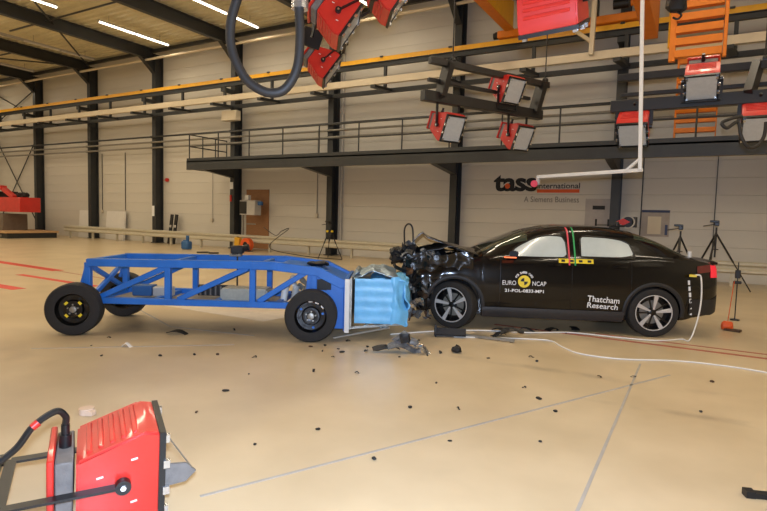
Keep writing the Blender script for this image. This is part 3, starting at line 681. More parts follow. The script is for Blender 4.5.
obj('crushed_skin', crumple(lambda a, c: (4.17-.03*math.sin(c*9), -.42+.9*a, .21+.56*c), 16, 12, .06, 33, .02, (-1, 0, 0), 4), CYAN, sl)
obj('crushed_skin', crumple(lambda a, c: (3.7+.45*a, -.5+1.0*c, .785+.02*math.sin(a*9)), 12, 14, .035, 36, .015, (0, 0, -1), 6), CYAN, sl)
obj('torn_foil', crumple(lambda a, c: (3.48+.56*a, -.42+.9*c, .80+.07*math.sin(a*math.pi)+.02*math.sin(c*14)), 16, 16, .035, 35, .008, (0, 0, -1), 7), FOIL, sl)
obj('torn_foil', crumple(lambda a, c: (3.45+.1*a, -.35+.7*c, .78+.09*math.sin(a*3)), 6, 12, .04, 37, .008, (0, 0, -1), 7), FOIL, sl)
obj('hanging_foil', crumple(lambda a, c: (3.62+.4*a, -.45+.2*c, .19-.06*a*0+.03*math.sin(a*8)), 10, 4, .03, 38, .01, (0, 0, -1), 7), FOIL, sl)
obj('strut', M().bar((3.40, -.45, .14), (4.1, -.4, .20), .03, .03), ZINC, sl); obj('strut', M().bar((3.25, -.62, .045), (3.95, -.45, .16), .03, .02), ZINC, sl)
# film camera clamped on the far top rail
fc = thing('film_camera', 'small black film camera mounted on a thin rod of the blue trolley', 'camera', (-7.044+.872*1.78-.49*.3, 4.554+.49*1.78+.872*.3, 0), (0, 0, R(29.33)))
obj('body', M().box((0, 0, 1.06), (.17, .12, .11)).box((-.02, 0, 1.0), (.1, .1, .06)), PLAST, fc, .012); obj('lens', M().cyl((.08, 0, 1.08), (.16, 0, 1.1), .045), BLACK, fc)
obj('rod', M().cyl((0, 0, .40), (0, 0, 1.0), .012), BLACK, fc); obj('clamp', M().box((-.02, 0, .985), (.16, .1, .04)), ZINC, fc, .005)
# white sheet on the floor beneath the trolley
SHEET = [(-8.4, 6.04), (-5.45, 6.04), (-5.25, 8.2), (-8.4, 8.2)]
tag(obj('floor_sheet', M().add([(x, y, z) for z in (.001, .004) for x, y in SHEET], [(3, 2, 1, 0), (4, 5, 6, 7), (0, 1, 5, 4), (1, 2, 6, 5), (2, 3, 7, 6), (3, 0, 4, 7)]), mat('white_film', srgb(226, 214, 196), .4)), 'pale sheet lying on the floor behind the blue trolley', 'sheet')

# ================================================================== DEBRIS AND CABLES
def fl(name, label, cat, pts, r, m, n=8, z=None):
    t = thing(name, label, cat, (pts[0][0], pts[0][1], 0)); o = t.location
    obj('cable', M().tube([Vector((p.x-o.x, p.y-o.y, p.z)) for p in spline([(p[0], p[1], p[2] if len(p) > 2 else r) for p in pts], n)], r, 8), m, t); return t
P_ = (-.837, 9.279); U_ = (-.9032, -.4292); N_ = (.4292, -.9032)
def cw(x, y, z=0): return (P_[0]+U_[0]*x+N_[0]*y, P_[1]+U_[1]*x+N_[1]*y, z)
c1 = fl('measuring_cable', 'white cable hanging from the car tail and running along its side', 'cable',
   [cw(-.44, .93, .88), cw(-.48, .97, .90), cw(-.52, .99, .86), cw(-.525, 1.02, .55), cw(-.47, 1.05, .25), cw(-.36, 1.12, .03), (-.13, 8.5, .013), (-.4, 8.2, .013), (-.85, 8.08, .013), (-1.5, 8.0, .013), (-2.0, 7.62, .013), (-2.6, 7.35, .013), (-3.1, 6.9, .013), (-3.5, 6.35, .013)], .010, CABLE)
obj('plug', M().box((cw(-.44, .93)[0]-c1.location.x, cw(-.44, .93)[1]-c1.location.y, .885), (.09, .05, .03)), YTAPE, c1)
fl('measuring_cable', 'white cable looping from the front wheel across the open floor to the right', 'cable',
   [(-2.75, 6.75), (-2.3, 7.0), (-1.95, 7.2), (-1.62, 7.3), (-1.42, 7.05), (-1.15, 6.8), (-.7, 6.82), (-.15, 7.12), (.3, 7.2), (.73, 7.15), (1.6, 6.9)], .009, CABLE)
for k in range(6):
    z = .36+.085*k; o = obj('marker_dash', M().box((0, 0, 0), (.025, .012, .06), (0, .1, 0)), WINK, car, loc=on(-.47+.012*k, z, .006))
def drop(name, label, px_, b, m, rot=0, group=None):
    t = thing(name, label, 'debris', (px_[0], px_[1], 0), (0, 0, rot), group); obj('piece', b, m, t); return t
d = thing('bumper_fragment', 'mangled grey and black bumper fragment on floor in front of the barrier', 'debris', (-2.90, 5.62, 0), (0, 0, .45))
for k, (p, w, hh, m, ro) in enumerate([((0, 0, .06), .40, .10, SCRAP, (.6, .1, .1)), ((-.22, 0, .03), .32, .09, SCRAPB, (.2, .1, .3)), ((.12, .05, .09), .16, .10, SCRAP, (.9, .6, .2)), ((.02, 0, .15), .18, .12, SCRAPB, (1.2, .3, .8)), ((.2, -.02, .06), .2, .1, CHROME, (.4, .2, -.3)), ((-.05, .05, .16), .1, .2, SCRAP, (1.2, .9, 0))]):
    obj('torn_piece', shard(w, hh, 200+k, .008), m, d, loc=p, rot=ro)
d = thing('skid_plate', 'dark rectangular plastic plate lying beside the car front wheel', 'debris', (-2.80, 6.72, 0), (0, 0, .43))
obj('plate', M().box((0, 0, .075), (.42, .03, .10), (-.5, 0, 0)).box((-.19, 0, .085), (.03, .06, .16)), SCRAPB, d, .006); obj('edge', M().box((.0, .03, .025), (.42, .12, .012)), PLAST, d)
d = thing('bent_strut', 'long bent silver strut on the floor under the car front', 'debris', (-2.35, 6.95, 0), (0, 0, .2))
obj('strut', M().bar((-.3, 0, .02), (.35, -.1, .03), .04, .03), ZINC, d); obj('bracket', shard(.3, .12, 77), SCRAPB, d, loc=(.3, .15, .08), rot=(.4, 0, 0))
drop('plastic_lump', 'largest black lump on the open floor before the car', (-2.40, 6.0), lump((0, 0, .04), (.12, .1, .075), .025, 6, 6, 10), SCRAPB)
drop('cover_fragment', 'dark crumpled cover fragment on floor between trolley wheels', (-5.72, 4.72), shard(.24, .12, 301, .01, .15), SCRAPB, .4).location.z = .03
drop('white_fragment', 'small white fragment on floor before left trolley wheel', (-5.63, 3.96), shard(.12, .06, 302, .008), WHITE, .4).location.z = .015
drop('white_puck', 'round white puck on floor behind the red foreground lamp', (-4.02, 2.47), M().cyl((0, 0, 0), (0, 0, .045), .055, 20).box((.05, -.03, .02), (.06, .05, .035)), mat('puck', srgb(226, 200, 176), .5), .4)
drop('black_bar_fragment', 'black bar fragment at the lower right edge of the floor', (.36, 3.8), M().box((.1, 0, .015), (.28, .05, .03)).box((-.02, .0, .02), (.05, .06, .04)), SCRAPB, R(20))
SP = [(-5.35, 5.35), (-4.75, 4.15), (-4.55, 4.3), (-4.15, 4.45), (-3.75, 3.95), (-3.55, 3.45), (-3.3, 4.4), (-3.35, 2.95), (-2.55, 2.75), (-3.45, 4.95), (-3.5, 5.2), (-3.62, 5.3), (-3.7, 5.1), (-3.85, 5.35), (-3.95, 5.2),
      (-3.3, 5.4), (-2.85, 5.4), (-2.62, 5.65), (-2.55, 5.85), (-2.35, 3.2), (-2.0, 4.0), (-1.65, 4.2), (-2.1, 4.75), (-2.0, 5.95), (-1.6, 6.3), (-1.5, 6.15), (-1.75, 3.0), (-1.35, 5.1), (-1.15, 4.85), (-.95, 4.6), (-.8, 5.9), (.2, 6.4), (.1, 5.3), (-.5, 6.1),
      (-2.75, 7.05), (-2.1, 7.6), (-1.95, 7.9), (-1.7, 8.1), (-1.55, 7.95), (-6.2, 4.1), (-6.0, 3.75), (-5.5, 3.55), (-7.0, 2.9), (-6.4, 2.8), (-5.0, 3.9), (-3.2, 6.1), (-3.05, 6.3), (-3.4, 5.6), (-3.75, 5.7), (-1.45, 3.55), (-.9, 3.9), (-2.9, 4.6)]
rr = random.Random(5)
for k, (x, y) in enumerate(SP):
    s = rr.uniform(.016, .034); big = rr.random() < .3
    b = lump((0, 0, s*.3), (s*(2 if big else 1.2), s, s*.6), s*.18, k, 5, 20) if k % 3 else shard(s*2.2, s, 400+k, .006)
    o = drop('crash_fragment', 'small dark crash fragment '+('lying under the car side' if y > 7 else 'beside the trolley wheels' if x < -4.4 else 'on the floor around the blue barrier' if x < -2.8 and y > 4.8 else 'on the open floor in the foreground' if y < 4.3 else 'on the open floor before the car'), (x, y), b, SCRAPB if rr.random() < .8 else COPPER, rr.uniform(0, 6), 'small crash fragments on the floor')
    if not k % 3: o.location.z = .012
for k in range(5):
    x, y = [(-2.05, 7.75), (-1.75, 7.98), (-1.5, 8.25), (-2.35, 7.45), (-2.3, 7.2)][k]
    o = drop('torn_plastic', 'jagged torn black plastic piece under the car sill', (x, y), shard(.2, .12, 500+k, .008, .16), SCRAPB, k, 'torn plastic under the car'); o.location.z = .03
# oil stains
for k, (x, y, a, c) in enumerate([(-2.2, 7.3, .9, .35), (-6.1, 4.85, .5, .18), (-.9, 5.6, .8, .06)][:1]): pass
# orange weighted stand behind the car tail
t = thing('orange_weight', 'small orange weight with cord on the floor behind the car tail', 'weight', (.45, 9.75, 0))
obj('weight', lump((0, 0, .07), (.16, .1, .16), .02, 3, 6, 9), ORPL, t); obj('foot', M().box((.07, -.03, .02), (.22, .1, .035), (0, 0, -.3)), COPPER, t, .006); obj('cord', M().cyl((0, 0, .12), (.05, .05, .75), .006, 6), ORPL, t)
t = thing('floor_spike', 'thin dark instrument stand just behind the car tail light', 'stand', (.60, 10.9, 0))
obj('pole', M().cyl((0, 0, 0), (0, 0, .98), .009), BLACK, t); obj('head', M().box((0, 0, .78), (.08, .05, .14)).box((.0, 0, .64), (.12, .04, .05)), PLAST, t, .01); obj('foot', M().cyl((0, 0, 0), (0, 0, .02), .07, 16), BLACK, t)
# ================================================================== FLOODLIGHTS
FB = {}
def fmesh(key, fn, bev=0, seg=1):
    if key not in FB: FB[key] = fn().mesh(key, bev, seg=seg)
    return FB[key]
FPROF = [(.17, -.235), (.17, .235), (.09, .25), (-.2, .14), (-.2, -.14), (.09, -.25)]
def body_b():
    n = len(FPROF); return M().add([(x, y, z) for y in (-.21, .21) for x, z in FPROF], [tuple(range(n)), tuple(range(2*n-1, n-1, -1))]+[(i, n+i, n+(i+1) % n, (i+1) % n) for i in range(n)])
def flood(label, loc, rot, group, yoke=(0, 0, 1), yl=.42, lamp='red floodlight', glassm=None, cross=True):
    """local +x is where it shines; yoke = direction (x,z) of the arms from the pivot"""
    t = thing('floodlight', label, 'floodlight', loc, rot, group)
    bo = obj('housing', fmesh('housing', body_b, .012, 2), RED, t)
    for s in (-1, 1):
        for k in range(5):
            x = -.145+.05*k; z = s*(.14+(x+.2)*.11/.29)
            obj('louvre', fmesh('louvre', lambda: M().box((0, 0, 0), (.026, .33, .016)), .005), RED, bo, loc=(x, 0, z+s*.002), rot=(0, -s*.36, 0))
    obj('bezel', fmesh('bezel', lambda: M().box((.178, 0, .222), (.03, .43, .03)).box((.178, 0, -.222), (.03, .43, .03)).box((.178, .2, 0), (.03, .03, .42)).box((.178, -.2, 0), (.03, .03, .42))), BLACK, t)
    obj('glass', fmesh('glass', lambda: M().box((.178, 0, 0), (.012, .375, .41))), glassm or GLASS, t)
    for y, z in [(.18, .19), (.18, -.19), (-.18, .19), (-.18, -.19), (.21, .07), (-.21, .07), (.21, -.07), (-.21, -.07)]:
        obj('clip', fmesh('clip', lambda: M().box((0, 0, 0), (.03, .03, .04))), CHROME, t, loc=(.198, y, z))
    obj('ballast_box', fmesh('ballast_box', lambda: M().box((-.25, 0, 0), (.075, .36, .27)), .006), GREY, t)
    obj('back_plate', fmesh('back_plate', lambda: M().box((-.305, 0, 0), (.03, .40, .32)), .006), RED, t)
    obj('cable_gland', fmesh('cable_gland', lambda: M().cyl((-.25, 0, .13), (-.25, 0, .20), .028, 12).cyl((-.25, 0, .2), (-.25, 0, .25), .02, 10)), BLACK, t)
    for s in (-1, 1):
        a = obj('yoke_arm', M().bar((0, s*.235, 0), (yoke[0]*yl, s*.235, yoke[2]*yl), .012, .05, (0, 1, 0)), BLACK, t)
        obj('pivot_bolt', fmesh('pivot_disc', lambda: M().cyl((0, -.02, 0), (0, .02, 0), .036, 16)), BLACK, a, loc=(0, s*.235, 0)); obj('bolt_head', fmesh('bolt_head', lambda: M().cyl((0, -.026, 0), (0, .026, 0), .014, 6)), CHROME, a, loc=(0, s*.235, 0))
    if cross: obj('yoke_bridge', M().bar((yoke[0]*yl, -.24, yoke[2]*yl), (yoke[0]*yl, .24, yoke[2]*yl), .05, .012), BLACK, t)
    for x, z in ((.05, .12), (-.1, .05), (.05, -.1)):
        obj('rivet', fmesh('rivet', lambda: M().box((0, 0, 0), (.03, .006, .008))), WHITE, t, loc=(x, -.212, z), rot=(0, -.2, 0))
    return t
rx, ry_ = math.cos(psi), math.sin(psi)
def at(x, y, d):           # a point seen at a given place in the photograph and distance, in metres
    return Vector((0, 0, CAMZ))+(rt*((x-383.5)/FPX)-up*((y-255.5)/FPX)+fw)*d
yawR = psi                 # facing to the right of the picture
# --- foreground lamp with its floor frame
FG = Vector((-2.54, 1.74, .262)); FR = R(58)
f = flood('big red floodlight in the lower left foreground, louvres on top', FG, (R(4), R(1), FR), 'red floodlights', yoke=(-1, 0, -.03), yl=.50)
obj('side_lug', M().ext([(0, -.06), (.10, -.05), (.15, 0), (.10, .05), (0, .06)], (.20, -.165, -.02), (.20, -.15, -.02), (0, 0, 1)), GREY, f)
obj('stay_wire', M().cyl((.20, -.16, .2), (.33, -.165, .0), .004, 5), CHROME, f)
obj('power_lead', M().tube(spline([(-.25, 0, .25), (-.25, 0, .29), (-.29, -.02, .33), (-.38, -.05, .28), (-.46, -.08, .18), (-.62, -.12, .10), (-.9, -.1, .05)], 7), .016, 8), BLACK, f)
obj('lead_band', M().cyl((-.36, -.045, .295), (-.385, -.053, .275), .019, 10), RED, f)
fr = thing('lamp_stand', 'black steel frame holding the foreground floodlight at lower left', 'stand', FG, (0, 0, FR))
for s in (-1, 1): obj('side_rail', M().bar((-.53, s*.235, .02), (-1.6, s*.235, -.0), .035, .05), BLACK, fr)
obj('cross_bar', M().bar((-.56, -.26, -.02), (-.56, .26, .0), .04, .04), BLACK, fr)
obj('cross_bar', M().bar((-.72, -.26, -.03), (-.62, .26, .0), .03, .03), BLACK, fr)
for x in (-.8, -1.5):
    for s in (-1, 1): obj('leg', M().bar((x, s*.235, .0), (x, s*.27, -.262), .04, .04), BLACK, fr)
obj('knob', M().cyl((-.7, -.05, -.02), (-.62, -.03, -.01), .025, 12), CHROME, fr)

# --- overhead rig, three lamps seen from the side
E1 = (R(-9), R(32), R(33)); P1 = Vector((-3.871, 5.495, 3.893)); E2 = (R(-9), R(34), R(33)); P2 = Vector((-5.389, 7.275, 3.967))
P3 = at(386, 27.3, 7.0)-Euler(E1).to_matrix() @ Vector((.17, .21, -.235))
yk = (.45, 0, .9)
flood('red floodlight at top centre, largest of the side-on hanging lamps', P1, E1, 'red floodlights', yoke=yk, yl=.48)
flood('red floodlight hanging lowest, tip touching the cream duct', P2, E2, 'red floodlights', yoke=(.2, 0, .98), yl=.48)
flood('red floodlight cut off by the picture top, right of the hanging pair', P3, E1, 'red floodlights', yoke=yk, yl=.48)
a1 = P1+Euler(E1).to_matrix() @ (Vector(yk)*.52); a2 = P2+Euler(E2).to_matrix() @ (Vector((.2, 0, .98))*.52); a3 = P3+Euler(E1).to_matrix() @ (Vector(yk)*.52)
rig = thing('lamp_rig', 'black overhead truss carrying the side-on red floodlights, top centre', 'lamp rig', a1); dd = (a2-a1).normalized()
zr = 1.0; up_ = Vector((0, 0, zr))
obj('main_beam', M().bar(up_-dd*1.2, a2-a1+up_+dd*.6+Vector((0, 0, a1.z-a2.z)), .14, .16), BRACK, rig, .01)
obj('cross_beam', M().bar(up_, Vector((a3.x-a1.x, a3.y-a1.y, zr)), .12, .14), BRACK, rig, .01)
for q in (a1, a2, a3): obj('drop_pole', M().bar(q-a1, Vector((q.x-a1.x, q.y-a1.y, zr)), .05, .05), BLACK, rig)
obj('suspension', M().cyl(up_-dd*.3, -dd*.3+Vector((0, 0, 9.2-a1.z)), .03), STEEL, rig)
q_ = at(312, 38, 7.6)-a1
obj('drop_plate', M().box(q_, (.28, .03, .26), (0, .3, psi)), BLACK, rig, .01); obj('drop_arm', M().bar(q_, q_+Vector((.1, .1, .75)), .05, .05), BLACK, rig)
t = thing('cable_hose', 'thick black hose hanging in a loop before the yellow rail', 'hose', at(298, -30, 3.6))
o0 = Vector(t.location)
obj('hose', M().tube(spline([at(*p)-o0 for p in [(268, -215, 3.6), (266, -150, 3.6), (254, -75, 3.6), (241, -15, 3.6), (231, 22, 3.6), (232, 50, 3.6), (243, 75, 3.6), (257, 88, 3.6), (272, 93, 3.6), (286, 88, 3.6), (297, 68, 3.6), (300, 38, 3.6), (299, 8, 3.6), (298, -60, 3.6), (290, -140, 3.6), (284, -215, 3.6)]], 8), .031, 12), HOSE, t)
obj('hose_clamp', M().lathe([(-.035, .055), (.035, .055), (.035, .03), (-.035, .03)], at(300, 4, 3.6)-o0, 'z', 18), CHROME, t); obj('hose_coupling', M().cyl(at(299, -4, 3.6)-o0, at(297, -24, 3.6)-o0, .05, 14), BLACK, t)
q_ = at(276, -215, 3.6)-o0
obj('hose_carriage', M().box(q_, (.3, .12, .14), (0, 0, psi)), BLACK, t, .01); obj('carriage_rod', M().cyl(q_, Vector((q_.x, q_.y, 9.2-o0.z)), .02, 8), STEEL, t)
# --- red lamp seen from behind, top right of centre
flood('red floodlight seen from behind with five louvres, top centre right', (-1.04, 4.22, 3.185), (R(-8), R(113.4), R(-97.4)), 'red floodlights', yoke=(-1, 0, .1), yl=.5)
q_ = Vector((-1.04, 4.22, 3.185))+Euler((R(-8), R(113.4), R(-97.4))).to_matrix() @ Vector((-.5, 0, .05))
t = thing('lamp_hanger', 'steel rod holding the red lamp seen from behind', 'hanger', q_)
obj('rod', M().cyl((0, 0, .02), (0, 0, 9.2-q_.z), .025, 10), STEEL, t); obj('flange', M().cyl((0, 0, .0), (0, 0, .04), .06, 16), BLACK, t)

# --- lamp racks
def rack(label, pos, yaw, L, lamps, names, pitch, rear, plates, tilt=0):
    t = thing('lamp_rack', label, 'lamp rack', pos, (0, 0, yaw))
    obj('main_beam', M().box((0, 0, 0), (L, .14, .18)), BRACK, t, .008)
    ry, rz = rear
    obj('rear_bar', M().box((.04, ry, rz), (L*1.0, .10, .11)), BRACK, t, .006)
    obj('middle_bar', M().box((-.1, ry*.9+.12, rz*.5), (L*.85, .07, .06)), BRACK, t, .006)
    for x in plates:
        s = 1 if ry > 0 else -1; w = .15
        vs = [(x+e, y, z) for e in (-.03, .03) for y, z in ((-.06, -.07), (.06, -.07), (ry+.07, rz+.02), (ry-.07, rz+.02))]
        vs = [(vx+(.10 if k % 4 in (2, 3) else 0), vy, vz) for k, (vx, vy, vz) in enumerate(vs)]
        obj('end_plate', M().add(vs, [(0, 1, 2, 3), (7, 6, 5, 4), (0, 4, 5, 1), (1, 5, 6, 2), (2, 6, 7, 3), (3, 7, 4, 0)]).bar((x+.02, -.04, .02), (x+.12, ry, rz), .10, .22), BRACK, t)
        obj('eye_clamp', M().lathe([(-.03, .05), (.03, .05), (.03, .03), (-.03, .03)], (x+.2, ry, rz+.08), 'x', 16), BLACK, t)
        obj('suspension', M().cyl((x+.2, ry, rz+.06), (x+.2, ry, 9.2-pos[2]), .012, 6), BLACK, t)
    for (lx, ly, lz, yk_), nm in zip(lamps, names):
        q = Matrix.Rotation(yaw, 3, 'Z') @ Vector((lx, ly, lz))
        flood(nm, Vector(pos)+q, (0, pitch, yaw-R(90)), 'red floodlights', yoke=(-math.sin(pitch), 0, math.cos(pitch)) if lz < 0 else (math.sin(pitch), 0, -math.cos(pitch)), yl=abs(lz)+.02)
    return t
mp = at(486, 106, 10.0); md = math.atan2(.88, .47)
rack('black lamp rack hanging tilted before the left of the logo', mp, md, 2.85,
     [(.45, -.08, .36, (-.4, 0, -.9)), (-.89, -.02, -.46, (-.3, 0, .9)), (.79, -.02, -.46, (-.3, 0, .9))],
     ['red floodlight standing on top of the tilted black rack', 'red floodlight below the left end of the tilted black rack', 'red floodlight below the right end of the tilted black rack'], R(24), (-.12, .56), (-1.1, 1.18))
def onY(x, y, Y): d = rt*((x-383.5)/FPX)-up*((y-255.5)/FPX)+fw; return Vector((0, 0, CAMZ))+d*(Y/d.y)
RY = 9.2; e0 = onY(611, 107, RY); e1 = onY(767, 97, RY); rL = (e1.x-e0.x)*1.25; rp = Vector((e0.x+rL/2, RY, (e0.z+e1.z)/2))
lo = lambda x, y, dy, k: (onY(x, y, RY+dy).x-rp.x, dy, onY(x, y, RY+dy).z-rp.z, k)
rack('black lamp rack at right behind the white boom pole', rp, 0, rL,
     [lo(702, 80, -.12, (-.3, 0, -.9)), lo(633.5, 127, -.05, (-.3, 0, .9)), lo(759, 120, -.05, (-.3, 0, .9))],
     ['red floodlight facing us on top of the right rack, before orange ladder', 'red floodlight facing us below the right rack, behind the white pole', 'red floodlight facing us at right picture edge below the rack'], R(52), (.3, .5), (onY(748, 80, RY).x-rp.x, rL/2-.1))
t = thing('lamp_cable', 'black cable looping below the rightmost floodlight', 'cable', at(735, 120, 7.2)); o0 = Vector(t.location)
obj('cable', M().tube(spline([at(*p)-o0 for p in [(742, 116, 7.2), (730, 119, 7.2), (722, 123, 7.2), (727, 128, 7.2), (738, 122, 7.2), (741, 136, 7.2), (748, 147, 7.2), (757, 146, 7.2), (764, 136, 7.2), (766, 122, 7.2)]], 7), .022, 9), HOSE, t)

# --- camera boom
bo = thing('camera_boom', 'white L-shaped boom pole hanging from above over the car', 'boom', at(640, 170, 7.5)); o0 = Vector(bo.location)
obj('pole', M().bar((0, 0, 0), (at(642.5, 0, 7.55)-o0)*((9.2-o0.z)/(at(642.5, 0, 7.55)-o0).z), .05, .05), WHITE, bo, .004); pe = at(537, 177, 8.9)-o0
obj('arm', M().bar((0.03, 0, .0), tuple(pe), .045, .05), WHITE, bo, .004); obj('gusset', M().bar(tuple(pe*.12), (0, 0, .16), .04, .03), WHITE, bo)
obj('end_target', M().lathe([(-.02, .055), (.02, .055), (.02, .001), (-.02, .001)], tuple(pe+Vector((-.03, -.03, -.11))), 'y', 20), mat('pink_target', srgb(232, 74, 96), .5), bo)
obj('end_cap', M().box(tuple(pe+Vector((.02, 0, -.05))), (.06, .06, .16)), LGREY, bo, .01)

# ================================================================== OVERHEAD CRANE
cr = thing('overhead_crane', 'yellow and orange overhead crane girders at the top right', 'crane', (-4.0, 16.6, 7.3))
A = onY(505, 29, 16.5)-Vector(cr.location); B = onY(512, 30, 16.5)-Vector(cr.location)
gx0, gx1, gz = A.x, B.x, A.z
obj('girder', M().box(((gx0+gx1)/2, -9, gz+.4), (gx1-gx0, 18.0, .8)), YEL, cr, .01)
obj('girder_shaded_face', M().box(((gx0+gx1)/2, -9, gz-.015), (gx1-gx0+.06, 18.0, .04)), ORA, cr)  # orange paints the shade on the yellow girder's underside
obj('end_carriage', M().box((gx0+1.8, .36, -.0), (4.3, .3, .22)), ORA, cr, .02); obj('buffer', M().cyl((gx0-.5, .36, .0), (gx0-.25, .36, 0), .1, 14), BLACK, cr)
obj('buffer', M().box((gx0-.3, .36, .05), (.3, .2, .1)), BLACK, cr, .02)
A2 = onY(644, 40, 14.0)-Vector(cr.location); B2 = onY(658, 39, 14.0)-Vector(cr.location)
obj('girder', M().box(((A2.x+B2.x)/2, -11, A2.z+.5), (B2.x-A2.x, 16.8, 1.0)), ORA, cr, .01)
obj('trolley_mast', M().box((B2.x+.25, -2.8, A2.z+.3), (.07, .1, 1.2)), YEL, cr)
obj('motor', M().cyl((1.55, .2, .35), (1.95, .2, .35), .13, 14), BLACK, cr); obj('motor', M().cyl((2.0, .2, .35), (2.3, .2, .35), .1, 14), ORA, cr)
obj('junction_box', M().box((1.1, .2, .35), (.14, .2, .5)), BLACK, cr, .01)
obj('hook_strap', M().box((gx1+.45, -5.5, gz+.15), (.16, .1, .5)), CREAM, cr)
pl = thing('support_post', 'pale post with side brace beside the red louvred lamp', 'post', onY(591, 55, 16.3))
obj('post', M().bar((0, 0, 0), (.05, 0, 2.6), .13, .13), CREAM, pl, .01); obj('brace', M().bar((0, 0, .35), (-.5, 0, .75), .12, .1), CREAM, pl, .01)
# orange ladders
def ladder(label, x0, x1, y, z0, z1, n, hs, st):
    t = thing('ladder', label, 'ladder', (x0, y, z0)); w = x1-x0
    obj('stile', M().box((0, 0, (z1-z0)/2), (st, .1, z1-z0)), ORA, t, .006); obj('stile', M().box((w, 0, (z1-z0)/2), (st*.55, .1, z1-z0)), ORA, t, .006)
    rm = M().box((0, 0, 0), (w-st*.7, .14, hs)).mesh('rung', .006)
    for k in range(n): obj('rung', rm, ORA, t, loc=(w/2, -.0, .12+k*(z1-z0-.1)/n))
    return t
a = onY(671.5, 62, 11.6); b_ = onY(724, 57, 11.6)
ladder('orange slatted ladder hanging at the top right in front of yellow rail', a.x, b_.x, 11.6, a.z, a.z+4.0, 18, .13, .11)
a = onY(674, 139, 16.35); b_ = onY(715, 137, 16.35)
ladder('orange slatted ladder standing on the walkway behind the lamp rack', a.x, b_.x, 16.35, 3.64, 6.0, 9, .12, .05)
t = thing('chain_hoist', 'dark chain hoist hanging before the orange ladder at top right', 'hoist', at(677, 4, 7.4))
obj('body', lump((0, 0, .05), (.26, .2, .34), .03, 12, 8, 6), BLACK, t); obj('hook', M().tube(spline([(0, 0, -.1), (.06, 0, -.15), (.02, 0, -.2), (-.04, 0, -.17)], 5), .014, 7), BLACK, t); obj('chain', M().cyl((0, 0, .15), (0, 0, 9.2-t.location.z), .015, 6), STEEL, t)

# ================================================================== ALONG THE BACK WALL
def wall_letters(parent, body_, xa, xb, z0, z1, m, bold=0, sp=1):
    o = obj('lettering', fit_text(text_mesh(body_, 1, bold, spacing=sp), xb-xa, z1-z0), m, parent, rot=(math.pi/2, 0, 0)); o.location = (xa, 0, z0); return o
lg = thing('wall_logo', 'black and orange lettering on the back wall above the car', 'logo', (0, YW-.008, 0))
zt = lambda x, y: onY(x, y, YW)
wall_letters(lg, 'tass', zt(493.5, 190).x, zt(537, 190).x, zt(515, 191.5).z, zt(494, 175).z, INK, .035, .95)
obj('logo_dot', M().cyl((zt(507.5, 186).x, .002, zt(507.5, 186).z), (zt(507.5, 186).x, -.004, zt(507.5, 186).z), .09, 20), ORINK, lg)
wall_letters(lg, 'international', zt(537.5, 187).x, zt(580, 187).x, zt(560, 188.5).z, zt(560, 183).z, INK, .012)
obj('logo_bar', M().box(((zt(537, 191).x+zt(579.5, 191).x)/2, 0, zt(558, 191).z), (zt(579.5, 191).x-zt(537, 191).x, .006, .11)), ORINK, lg)
wall_letters(lg, 'A Siemens Business', zt(524, 200).x, zt(579, 200).x, zt(550, 202.3).z, zt(550, 196.5).z, GINK, .006)
def conduit(label, x, z0, z1, r=.02, m=ZINC, y=YW-.03, box=True):
    t = thing('conduit', label, 'conduit', (x, y, z0)); obj('pipe', M().cyl((0, 0, 0), (0, 0, z1-z0), r, 8), m, t)
    if box: obj('socket_box', M().box((0, -.03, 0), (.12, .09, .16)), mat('socket_cream', srgb(206, 196, 176), .5), t, .006)
conduit('thin dark conduit on wall left of the rear tripods', -1.54, 0.1, 3.56, .015, STEEL, box=False)
conduit('dark conduit on wall above the rightmost tripod', .34, .1, 3.56, .011, STEEL, box=False)
conduit('pale downpipe beside the column behind the left tripod', -12.3, .1, 9.0, .06, LGREY, YW-.07, box=False)
conduit('conduit with socket box left of the left tripod', -13.5, 1.55, 5.0, .018)
conduit('conduit with socket box left of third leaning board gap', onY(103, 210, YW).x, 1.45, 4.5, .016, STEEL)
conduit('conduit with socket box right of the leaning white board', onY(126, 212, YW).x, 1.45, 4.5, .018, STEEL)
conduit('thin conduit on the wall under the walkway left end', onY(213, 200, YW).x, 1.2, 3.5, .014, LGREY)
def boxy(name, label, cat, c, d, m, part='panel', bev=.01, rot=(0, 0, 0), extra=()):
    t = thing(name, label, cat, (c[0], c[1], c[2]-d[2]/2), rot); obj(part, M().box((0, 0, d[2]/2), d), m, t, bev)
    for nm, p, s, mm in extra: obj(nm, M().box(p, s), mm, t, min(.006, min(s)/4))
    return t
bl, br = onY(247, 191, YW).x, onY(269.5, 191, YW).x
boxy('wall_board', 'brown board on the wall behind the grey control box', 'board', ((bl+br)/2, YW-.02, 1.32), (br-bl, .03, 2.56), WOOD, bev=.003)
cbx = onY(252, 207, 17.55)
t = boxy('control_box', 'grey control box with black front mounted before the brown board', 'control box', (cbx.x, 17.45, 1.80), (.86, .4, .62), LGREY, 'cabinet', .015,
     extra=[('front_panel', (-.22, -.205, .31), (.40, .02, .52), BLACK), ('top_socket', (-.15, 0, .74), (.22, .15, .2), WHITE), ('side_plug', (.56, 0, .5), (.2, .12, .16), BLPL), ('stand_leg', (-.4, 0, -.72), (.05, .05, 1.5), ZINC), ('lower_cable_tray', (0, .05, -.38), (.5, .05, .05), ZINC)])
t = thing('hose_reel', 'orange red cable reel on the floor below the control box', 'reel', (onY(259/1+-12, 246, 16.75).x, 16.75, 0))
obj('drum', M().lathe([(-.1, .27), (.1, .27), (.1, .12), (-.1, .12)], (0, 0, .28), 'y', 28), ORPL, t); obj('hub', M().cyl((0, -.11, .28), (0, .11, .28), .12, 18), BLACK, t); obj('foot', M().box((0, 0, .015), (.4, .26, .03)), BLACK, t)
